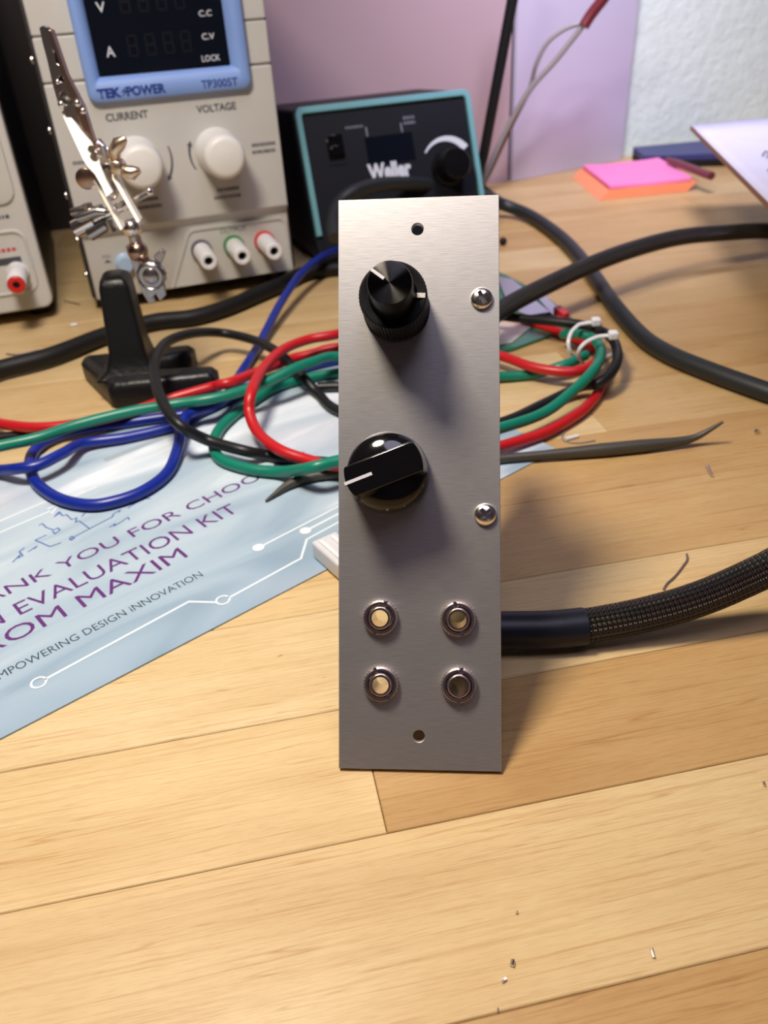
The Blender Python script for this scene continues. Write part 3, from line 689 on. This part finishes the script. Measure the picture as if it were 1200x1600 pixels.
# ------------------------------------------------------------------ printed card
ca0 = at(0, 1155); cang = R(37.24)
card = empty('printed_card', ca0, (0, 0, cang), 'silvery blue thank-you card with purple printed lines lying under the cables', 'card')
P = [(-60, -.4), (198, -.4), (200, 1.5), (200, 129.5), (198, 131), (-60, 131)]
M().prism(P, .03, .55, 'z').build('card_sheet', CARD, card)
tt = R(2.2); fcard = lambda ox, oy: (lambda x, z, o_: (ox + x * math.cos(tt) - z * math.sin(tt), oy + x * math.sin(tt) + z * math.cos(tt), .55 + o_))
def cline(body, key, x0, y0, length, h, m, bold=.0):
    """body printed so that the piece `key` inside it starts at x0 and is `length` long"""
    def width(t):
        cu = bpy.data.curves.new('t', 'FONT'); cu.body = t; o_ = link(bpy.data.objects.new('work', cu)); dg = bpy.context.evaluated_depsgraph_get(); dg.update()
        me = bpy.data.meshes.new_from_object(o_.evaluated_get(dg)); xs = [v.co.x for v in me.vertices]
        bpy.data.objects.remove(o_); bpy.data.curves.remove(cu); bpy.data.meshes.remove(me); return min(xs), max(xs)
    i = body.index(key); k0, k1 = width(key); w0, w1 = width(body[:i + len(key)]); full = width(body)
    sc_ = length / (k1 - k0); X0 = x0 + length - (w1 - full[0]) * sc_
    text(body, X0, X0 + (full[1] - full[0]) * sc_, 0, h, fcard(0, y0), m, card, 'printed_line', .03, bold)
cline('THANK YOU FOR CHOOSING', 'YOU FOR CHOO', 36.3, 53.2, 74.5, 5.1, PURPLE)
cline('AN EVALUATION KIT', 'EVALUATION KIT', 19.5, 41.4, 74.6, 6.4, PURPLE)
cline('FROM MAXIM', 'MAXIM', 34.6, 31.4, 34.4, 6.6, PURPLE)
cline('EMPOWERING DESIGN iNNOVATION', 'MPOWERING DESIGN iNNOVATION', 6.5, 19.6, 61.3, 3.0, SLATE, .0)
def cpath(pts, wd, m, name, z=.58, closed=False):
    q = M(); n = len(pts)
    for i in range(n - 1):
        zz = z + .012 * (i % 3); a, b = Vector(pts[i] + (zz,)), Vector(pts[i + 1] + (zz,)); t = (b - a).normalized(); nn = Vector((-t.y, t.x, 0)) * wd / 2
        a2, b2 = a - t * wd * .3, b + t * wd * .3
        q.add([a2 - nn, b2 - nn, b2 + nn, a2 + nn], [(0, 1, 2, 3)])
    return q.build(name, m, card, smooth=False)
circ = lambda x, y, r, n=16: [(x + r * math.cos(2 * math.pi * k / n), y + r * math.sin(2 * math.pi * k / n)) for k in range(n + 1)]
def disc(x, y, r, m, name, z=.66): return M().add([p + (z,) for p in circ(x, y, r)[:-1]], [tuple(range(16))]).build(name, m, card, smooth=False)
cpath([(15.8, 11.9), (58.6, 14.4), (64.5, 8.6)], .75, TRACE, 'printed_trace'); cpath(circ(13.9, 11.8, 1.9), .6, TRACE, 'printed_trace', .64); cpath(circ(66.3, 8.2, 1.9), .6, TRACE, 'printed_trace', .64)
cpath([(68.2, 8.0), (94.2, 9.3), (101.1, 16.2), (135, 18.3)], .75, TRACE, 'printed_trace')
cpath([(88, 23.0), (132, 25)], .7, TRACE, 'printed_trace'); disc(87.5, 23, 1.9, TRACE, 'printed_dot'); disc(103.5, 20.4, 1.9, TRACE, 'printed_dot')
cpath([(105, 20.4), (140, 22)], .9, TRACE, 'printed_trace')
for y0, x0, x1, wd in ((110, 75, 150, 3.2), (104, 80, 140, 1.2), (100, 70, 150, 1.0), (96, 30, 60, .9), (88, 10, 46, .8), (92, 46, 64, .9)):
    cpath([(x0, y0), (x1, y0 + 2)], wd, TRACE if wd < 2 else SLATE if False else mat('grey_trace_print', (.38, .46, .50), .4), 'printed_trace')
cpath([(46, 88.4), (52, 94), (60, 94.6)], .8, TRACE, 'printed_trace')
# pen sketch of a circuit, drawn in card millimetres from photo points
Minv = Matrix.Rotation(-cang, 3, 'Z')
def cp(px, py): v = Minv @ (at(px, py, .6) - ca0); return (v.x, v.y)
for S_ in ([(20, 878), (32, 866), (28, 872), (36, 868), (30, 862), (38, 856)], [(44, 862), (58, 853), (54, 857)], [(72, 836), (55, 844), (78, 854), (95, 848)],
           [(61, 821), (66, 818), (72, 824), (83, 828)], [(84, 828), (90, 825), (94, 828), (86, 834), (82, 830)], [(95, 800), (85, 807), (92, 800), (98, 806), (104, 804)],
           [(104, 804), (112, 812), (120, 809), (118, 816), (124, 814), (140, 826)], [(110, 842), (140, 826), (175, 808), (178, 802), (188, 797), (186, 800)], [(109, 840), (112, 838), (116, 841), (112, 844), (108, 842)],
           [(200, 794), (205, 790), (224, 780), (228, 776), (222, 779), (235, 779)], [(128, 807), (134, 800), (146, 796), (150, 799)], [(171, 824), (180, 818), (178, 822), (190, 815), (200, 808), (202, 812)]):
    cpath([cp(*p) for p in S_], .45, INKB, 'pen_sketch', .59)

# ------------------------------------------------------------------ test leads and cords
RL = 2.1
def lead(name, pts, m, label, cat='cable', r=RL, n=8, seg=14, group=None):
    W_ = spline([at(p[0], p[1], p[2]) for p in pts], n)
    o_ = W_[0].copy(); o_.z = 0
    b = M(off=o_).tube(W_, r, seg).build(name, m); b.location = o_ * MM
    return tag(b, label, cat, group)
z1, z2, z3, z4 = 2.75, 7.1, 11.4, 15.7
lead('test_lead', [(-260, 745, z1), (-40, 737, z1), (0, 735, 4), (30, 732, 7.2), (60, 727, 7.6), (97, 709, 7.4), (130, 693, 4), (200, 683, z1), (275, 665, z1), (303, 649, z1), (350, 627, 2.7), (392, 604, z1), (450, 582, z1), (527, 562, z1), (620, 548, z1)], SIL['blue'],
     'blue test lead entering at the lower left and running straight under the green lead')
lead('test_lead', [(625, 400, 7), (575, 391, 11), (527, 391, 13), (480, 418, 13), (442, 468, 9), (405, 538, 3), (376, 584, z1), (374, 588, 3.6), (367, 599, 6.6), (360, 611, 7.3), (352, 621, 7.6), (336, 633, 7.6), (312, 640, 7.4), (291, 650, 7.2), (283, 670, 6.5), (278, 700, 4), (262, 738, z1), (228, 765, z1), (185, 782, z1), (140, 789, z1), (92, 779, z1), (56, 753, z1), (47, 722, z1), (60, 698, z1), (95, 680, z1), (150, 668, z1), (215, 658, z1), (255, 652, z1), (285, 648, z1)], SIL['blue'],
     'blue test lead coming down from the soldering station into one round loop on the card')
lead('test_lead', [(-260, 770, z1), (-40, 706, z3), (0, 697, z3), (60, 684, z3), (120, 664, z3), (200, 644, z3 + .4), (270, 632, z3), (320, 625, 12.2), (357, 617, 12.4), (410, 600, 12.6), (455, 578, 14.6), (490, 565, 14.2), (527, 557, 12), (620, 566, z2), (700, 582, z2), (785, 588, z1), (835, 584, z1), (880, 571, z2), (915, 555, z2)], SIL['green'],
     'green test lead running from the left edge to the cable bundle on the right')
lead('test_lead', [(620, 575, z1), (527, 583, z1), (480, 591, z1), (430, 606, z1), (385, 634, z1), (346, 667, z1), (334, 695, z1), (346, 718, z1), (390, 733, z1), (435, 737, 3.4), (462, 735, 7), (490, 730, z3), (530, 720, z3 + .4), (620, 704, z3), (700, 689, z3), (785, 668, z2 + 1), (850, 645, z2), (895, 611, z2 + 2.8), (929, 576, 13), (939, 550, z3), (928, 530, z3), (905, 522, z3), (880, 523, z2)], SIL['green'],
     'green test lead curled in a wide loop left of the panel')
lead('test_lead', [(-260, 664, z1), (-40, 650, z2), (0, 662, z2), (60, 668, z2), (130, 661, z2), (200, 645, z2), (260, 625, z2), (330, 605, 9.6), (345, 601, 11.6), (362, 597, 12), (385, 588, 10.4), (410, 578, 8.4), (451, 562, 5.6), (490, 552, 6), (528, 543, 7.1), (640, 535, z2), (720, 541, z2), (785, 557, z2), (830, 573, z2), (880, 581, z2), (912, 577, z2), (936, 562, 6)], SIL['red'],
     'red test lead running from the left edge in front of the black stand')
lead('test_lead', [(930, 545, z1), (890, 526, z1), (840, 508, z1), (785, 497, z1), (680, 492, z2), (600, 504, z3), (528, 522, z4), (480, 531, z4), (440, 548, 16.6), (410, 578, 17), (393, 613, 17.2), (390, 645, 12), (404, 677, 8), (435, 702, 8.4), (475, 717, 7.2), (520, 727, 7), (620, 728, 7), (700, 718, 7), (745, 708, 6.6), (785, 697, 4), (850, 677, z1), (900, 649, z1), (922, 630, z1), (936, 611, z1), (944, 592, z1)], SIL['red'],
     'red test lead bent into a tall loop beside the left edge of the panel')
lead('test_lead', [(600, 712, z1), (545, 722, z1), (500, 722, z1), (440, 715, z1), (415, 711, z1), (380, 704, 6.4), (325, 688, z2 + 1), (282, 665, z4), (256, 632, z4 + 3), (242, 592, 22), (243, 560, 24), (262, 534, 22), (300, 521, 18), (345, 520, z3), (395, 531, z3 - 1), (432, 549, z3), (455, 570, 10), (474, 590, 7.5), (497, 615, z1), (527, 641, z1), (620, 672, z1), (700, 676, z1), (785, 660, z1), (850, 631, z1), (905, 605, 5), (934, 599, 8), (957, 580, 10), (965, 552, z3), (951, 524, z3), (910, 508, 12), (860, 502, z3), (800, 496, 10), (740, 488, z3)], SIL['black'],
     'black test lead arching in a loop over the front of the black stand')
lead('test_lead', [(-260, 700, z1), (-40, 690, z1), (0, 684, z1), (35, 681, z1), (60, 680, z1)], SIL['black'],
     'short black test lead piece under the red and green leads at left edge')
lead('test_lead', [(497, 605, z1), (530, 604, z1), (570, 606, z1), (620, 610, z1)], SIL['black'],
     'short stretch of black test lead running level into the left edge of the panel')
for k, (c, hd, lab) in enumerate((((917, 528), (931, 503), 'left one of two white zip ties around the cable bundle'), ((935, 540), (958, 524), 'right one of two white zip ties around the cable bundle'))):
    tz = empty('zip_tie', at(c[0], c[1], 1), (0, 0, 0), lab, 'cable tie', 'zip ties on the cable bundle')
    o_ = at(c[0], c[1], 1)
    ring = ((905, 507, 17.5), (893, 519, 15.5), (888, 536, 12.5), (892, 552, 8), (900, 560, 3.5), (915, 553, 1.0), (932, 532, 1.0), (940, 520, 2), (938, 508, 9), (925, 504, 15.5)) if k == 0 else ((935, 526, 18), (917, 534, 16.5), (905, 547, 13.5), (905, 562, 8), (915, 570, 3), (932, 566, 1.0), (955, 554, 1.0), (966, 545, 2), (964, 532, 9), (953, 525, 16))
    n_ = spline([at(*p) for p in ring + ring[:1]], 5)
    M(off=o_).tube(n_, .85, 8, cap=False).build('tie_band', NYLON, tz)
    h_ = at(hd[0], hd[1], 19)
    M(off=o_).tube([n_[0], h_], .75, 8).build('tie_tail', NYLON, tz)
    M(off=o_).box(h_.x - 1.9, h_.x + 1.9, h_.y - 1.9, h_.y + 1.9, h_.z - 1.5, h_.z + 1.8).build('tie_head', NYLON, tz, .7, 3)
# braided cables
def braided(pts, shr, label, r):
    W_ = spline([at(*p) for p in pts], 10); o_ = W_[0].copy(); o_.z = 0
    t = empty('braided_cable', o_, (0, 0, 0), label, 'cable')
    M(off=o_).tube(W_, r, 20).build('sleeve', BRAID, t)
    if shr:
        M(off=o_).tube(spline([at(*p) for p in shr], 8), r + .45, 20).build('heat_shrink', SHRINK, t, .2)['label'] = 'smooth black heat shrink end'
braided([(748, 985, 6), (800, 985, 5.8), (860, 983, 5.6), (915, 978, 5.6), (1000, 962, 7), (1080, 940, 10), (1150, 912, 14), (1230, 872, 20), (1330, 806, 24), (1480, 742, 20), (1700, 690, 9), (1900, 670, 4.6)], [(742, 985, 6), (800, 985, 5.8), (860, 984, 5.6), (914, 979, 5.6)],
        'thick braided black cable with a heat-shrink end, emerging low from behind the panel at right', 4.55)
braided([(700, 552, 17), (745, 515, 16), (785, 483, 17), (850, 448, 19), (950, 403, 22), (1050, 373, 22), (1130, 364, 20), (1210, 362, 17), (1300, 384, 11), (1400, 440, 7), (1500, 540, 4.6)], None,
        'braided black cable crossing over the grey cord toward the upper right edge', 4.2)
ic = lead('iron_cord', [(524, 372, 30), (520, 345, 36), (532, 316, 42), (560, 297, 46), (610, 287, 44), (680, 290, 34), (745, 303, 20), (785, 319, 9), (830, 338, 4.5), (880, 374, 4), (920, 420, 4), (958, 475, 4), (1000, 523, 4), (1040, 551, 4), (1100, 577, 4), (1200, 613, 4), (1290, 640, 4), (1450, 690, 4), (1600, 730, 4)], GREYCORD, None, None, r=3.9)
ic.parent = ws; ic.matrix_parent_inverse = (Matrix.Translation(ws.location) @ Matrix.Rotation(R(19.6), 4, 'Z')).inverted(); ic['label'] = 'thick matte charcoal cord'
lead('mains_cord', [(-220, 606, 5), (-60, 596, 5), (0, 577, 5), (80, 556, 5), (165, 524, 4.5), (240, 503, 4.4), (300, 496, 4.4), (350, 482, 4.4), (400, 461, 4.5), (440, 444, 4.5), (475, 428, 4.4), (520, 420, 4.2), (570, 418, 4.2)], RUBBER,
     'black mains cord lying across the bench behind the black stand', r=4.1)
def hang(name, pts, m, label, r, parent=None, off=None):
    W_ = spline([p if isinstance(p, Vector) else aty(*p) for p in pts], 8); o_ = off if off is not None else Vector((W_[0].x, W_[0].y, 0))
    b = M(off=o_).tube(W_, r, 12).build(name, m, parent)
    if parent is None: b.location = o_ * MM; tag(b, label, 'cable')
    return b
hang('hanging_cord', [at(785, 318, 4.4), at(762, 303, 4.4), (747, 282, 622), (756, 240, 620), (768, 175, 618), (782, 100, 616), (795, 30, 614), (806, -30, 612), (815, -90, 610)], RUBBER, 'black cord hanging down the wall to the right of the soldering station', 3.6)
o_ = aty(760, 285, 632); o_.z = 0
tw = empty('twin_wire', o_, (0, 0, 0), 'grey twin wire with a dark red sleeve hanging in front of the lilac board', 'cable')
hang('wire_strand', [at(706, 319, 2.6), at(738, 301, 2.6), (754, 282, 632), (790, 205, 632), (828, 140, 630), (865, 98, 628), (897, 58, 626), (914, 36, 624)], GREYWIRE, None, 1.9, tw, o_)
hang('wire_strand', [at(716, 310, 2.6), at(746, 294, 2.6), (762, 276, 638), (795, 205, 638), (826, 142, 637), (838, 100, 632), (856, 66, 630), (885, 44, 628), (914, 35, 626)], GREYWIRE, None, 1.5, tw, o_)
hang('wire_sleeve', [(912, 41, 624), (924, 22, 624), (945, -5, 622), (965, -35, 620)], REDSLV, None, 3.6, tw, o_)['label'] = 'dark red sleeve'

# ------------------------------------------------------------------ small circuit board under the leads
P = [at(x, y, 1) for x, y in ((700, 395), (790, 431), (850, 462), (905, 508), (862, 524), (800, 547), (720, 562))]
o_ = P[1].copy(); o_.z = 0
cb = empty('circuit_board', o_, (0, 0, 0), 'green circuit board with silver shields lying under the cables right of the panel', 'circuit board')
M(off=o_).slab([p + Vector((0, 0, -.9)) for p in P], (0, 0, 1.6)).build('board', PCBG, cb)
for PP, h in (([(776, 436), (800, 440), (822, 458), (790, 470)], 1.5), ([(800, 487), (832, 470), (860, 492), (825, 497)], 1.5), ([(770, 505), (800, 500), (830, 512), (800, 536), (776, 540)], .5), ([(838, 466), (852, 464), (884, 496), (868, 500)], 1.0)):
    M(off=o_).slab([at(x, y, 1.7) for x, y in PP], (0, 0, h)).build('metal_shield', mat('tinned_shield', (.62, .64, .70), .3, .9) if h > .6 else BRIGHT, cb, .2)
M(off=o_).slab([at(x, y, 1.7) for x, y in ((864, 492), (874, 488), (890, 500), (880, 504))], (0, 0, 4)).build('component', REDPL, cb, .4)['label'] = 'red component'

# ------------------------------------------------------------------ tool, connector, papers
L_ = [((415, 783, 1.2), .35), ((430, 772, 1.6), .9), ((452, 757, 2.2), 1.6), ((485, 745, 2.6), 1.9), ((527, 740, 2.6), 1.7), ((620, 734, 2.6), 1.5), ((700, 727, 2.6), 1.5), ((790, 716, 2.4), 1.6), ((850, 711, 2.4), 1.7), ((940, 703, 2.5), 2.45), ((1000, 697, 2.5), 2.4), ((1060, 690, 2.7), 1.7), ((1085, 684, 3.6), 1.3), ((1105, 674, 6), .95), ((1130, 659, 10), .45)]
W_ = []; rad = []
base = [at(*p) for p, _ in L_]; sp_ = spline(base, 5)
for i in range(len(sp_)):
    k = min(i // 5, len(L_) - 2); f = (i - 5 * k) / 5; rad.append(L_[k][1] * (1 - f) + L_[k + 1][1] * f)
o_ = base[6].copy(); o_.z = 0
b = M(off=o_).tube(sp_, rad, 12).build('spudger_pick', STEELD); b.location = o_ * MM
tag(b, 'dark steel double-ended pick with bent pointed tips lying behind the panel', 'tool')
o_ = at(500, 880); wa = math.atan2(191 - 203, -15 + 23)
wc = empty('wire_connector', at(489, 873), (0, 0, wa), 'translucent white plastic connector peeking out behind the left edge of the panel', 'connector')
M().box(0, 15, 0, 9, .65, 6.6).build('shell', mat('milky_plastic', (.74, .75, .80), .35, trans=.15), wc, .8, 3)
M().box(2, 13, 1.6, 3.0, 6.5, 7.2).box(2, 13, 5.6, 7.0, 6.5, 7.2).build('ridge', NYLON, wc, .2)
# sticky notes
A, B, D = at(952, 291, 8.6), at(1090, 277, 8.6), at(908, 257, 8.6)
u_ = (B - A); u_.z = 0; v_ = (D - A); v_.z = 0
for p in (A, B, D): p.z = 0
sn = empty('sticky_note_pad', A, (0, 0, 0), 'pad of orange sticky notes topped by a bright pink pad', 'sticky notes')
def pad(z0, z1, skew0, skew1, name, m, sc=1.0, curl=0.):
    q = M(); lp = []
    for z, sk in ((z0, skew0), (z1, skew1)):
        ring = []
        for (a, b) in [(k / 6, 0) for k in range(6)] + [(1, k / 3) for k in range(3)] + [(1 - k / 6, 1) for k in range(6)] + [(0, 1 - k / 3) for k in range(3)]:
            p = u_ * a * sc + v_ * b * sc + Vector(sk)
            ring.append((p.x, p.y, z + curl * 4 * (a - .5) ** 2 * (1 if z == z1 else .6)))
        lp.append(ring)
    q.loft(lp); return q.build(name, m, sn, .15)
pad(.05, 6.3, (-7, -3.5, 0), (.5, -1.0, 0), 'orange_notes', ORANGEP)
pad(6.4, 8.4, (0, -.4, 0), (0, 0, 0), 'pink_notes', PINKP, .93, 1.0)
# notepad on a box, navy folder, marker
ZN = 52
A, B, D = at(1078, 203, ZN), at(1260, 196, ZN), at(1290, 420, ZN)
nt = empty('paper_notepad', A * 1, (0, 0, 0), 'white paper sheet on brown cardboard jutting in at the right edge, above the navy folder', 'notepad')
Cc = B + (D - A)
M(off=A).slab([A, D, Cc, B], (0, 0, 2.6)).build('cardboard_back', BROWNCARD, nt, .2)
n = 10; q = M(off=A)
for i in range(n + 1):
    t = i / n
    for j in range(n + 1):
        s = j / n; p = A + (B - A) * t + (D - A) * s
        q.v.append(p + Vector((0, 0, 2.9 + 5 * math.exp(-s * 6) * t * (1 - .4 * t))))
for i in range(n):
    for j in range(n): q.f.append((i * (n + 1) + j, i * (n + 1) + j + 1, (i + 1) * (n + 1) + j + 1, (i + 1) * (n + 1) + j)); q.uv.append(None)
ps = q.build('paper_sheet', PAPER, nt); sm = ps.modifiers.new('solid', 'SOLIDIFY'); sm.thickness = .0003
for S_ in ([(1191, 242), (1196, 236), (1204, 240), (1198, 245)], [(1199, 266), (1207, 262)]):
    W_ = [at(x, y, ZN + 4.2) for x, y in S_]
    M(off=A).tube(W_, .35, 6).build('ink_mark', PRINTD, nt)
sup = M().box(285, 400, 330, 470, .05, ZN - .1).build('cardboard_box', BROWNCARD, None, 1)
tag(sup, 'plain brown cardboard box holding up the white paper notepad', 'box')
f0, f1, f2_, f3 = at(985, 262, 0), at(1130, 277, 0), at(1180, 244, 0), at(1000, 240, 0)
f0 = at(1002, 263); f1 = f0 + Vector((75, -12, 0)); f2_ = f1 + Vector((10, 58, 0)); f3 = f0 + Vector((2, 34, 0))
fo = empty('binder_folder', f0, (0, 0, 0), 'navy vinyl folder lying behind the sticky notes under the white paper', 'folder')
M(off=f0).slab([p + Vector((0, 0, .1)) for p in (f0, f1, f2_, f3)], (0, 0, 5)).build('lower_cover', RUBBER, fo, .5)
M(off=f0).slab([p + Vector((0, 0, 5.2)) for p in (f0, f1, f2_, f3)], (0, 0, 4.5)).build('upper_cover', NAVY, fo, .5)
a, b = at(1042, 249, 13), at(1112, 275, 13)
mk = M(off=a).tube([a, a + (b - a) * .25, b], [1.6, 2.6, 2.8], 14).build('marker_pen', MAROON); mk.location = a * MM
tag(mk, 'dark red pen lying on the navy folder behind the sticky notes', 'pen')

# ------------------------------------------------------------------ scraps on the bench
def scrap(name, pts, r, m, label, cat='scrap', z=.4):
    W_ = [at(p[0], p[1], p[2] if len(p) > 2 else r + .05) for p in pts]; o_ = W_[0].copy(); o_.z = 0
    b = M(off=o_).tube(spline(W_, 4) if len(W_) > 2 else W_, r, 8).build(name, m); b.location = o_ * MM; return tag(b, label, cat)
scrap('wire_clipping', [(1037, 921), (1042, 912), (1055, 900), (1069, 882), (1074, 874), (1073, 866)], .35, WIREB, 'short brown bent wire offcut lying above the braided cable at right')
scrap('wire_clipping', [(1105, 728), (1107, 733), (1113, 744)], .55, WIRE, 'tiny bright wire offcut just below the bent tip of the steel pick')
scrap('solder_bead', [(1181, 673), (1185, 675)], .9, WIRE, 'tiny shiny solder bead right of the bent pick tip')
scrap('wire_clipping', [(1018, 1482), (1019, 1487), (1022, 1496)], .3, WIRE, 'tiny bright shaving near the lower right of the bench')
scrap('wire_clipping', [(801, 1500), (801, 1504), (800, 1509)], .42, WIRE, 'tiny bright shaving, uppermost of three below the panel')
scrap('wire_clipping', [(784, 1534), (787, 1531), (791, 1529)], .3, WIRE, 'tiny grey shaving just left of and below the bright one under the panel')
scrap('wire_clipping', [(778, 1575), (778, 1581)], .16, WIRE, 'tiny hair-thin shaving, lowest of those below the panel')
scrap('wire_clipping', [(807, 1424), (808, 1427)], .28, WIRE, 'tiny metal crumb below the panel, alone between it and the shavings')
scrap('wire_clipping', [(1193, 1222), (1195, 1228)], .3, WIRE, 'tiny crumb at the far right edge, level with the panel bottom')
scrap('wire_clipping', [(884, 672), (878, 683), (885, 690), (905, 692), (930, 688)], .3, GREYWIRE, 'clear thin wire loop lying below the red lead right of the panel')
scrap('wire_clipping', [(884, 686), (903, 681)], .7, NYLON, 'small white plastic sliver below the red lead right of the panel')
scrap('wire_clipping', [(10, 553), (30, 554), (60, 547)], .5, WIRE, 'thin silver wire offcut beside the black mains cord at left')
scrap('wire_clipping', [(111, 508), (121, 507)], .8, NYLON, 'short white sliver between the pale grey supply and the black stand')
scrap('wire_clipping', [(100, 470), (125, 476)], .35, WIREB, 'fine brown wire offcut in the gap between the two power supplies')
scrap('wire_clipping', [(422, 744), (430, 742), (436, 746)], .6, mat('yellow_plastic', (.65, .5, .05), .4), 'tiny yellow insulation scrap on the card beneath the green lead')
p = at(786, 377, 2.4); b = M(off=Vector((p.x, p.y, 0))).ball((p.x, p.y, 2.5), 2.4, 14).build('rubber_bumper', RUBBER); b.location = Vector((p.x, p.y, 0)) * MM
tag(b, 'small black round rubber bumper beside the top right corner of the panel', 'bumper')
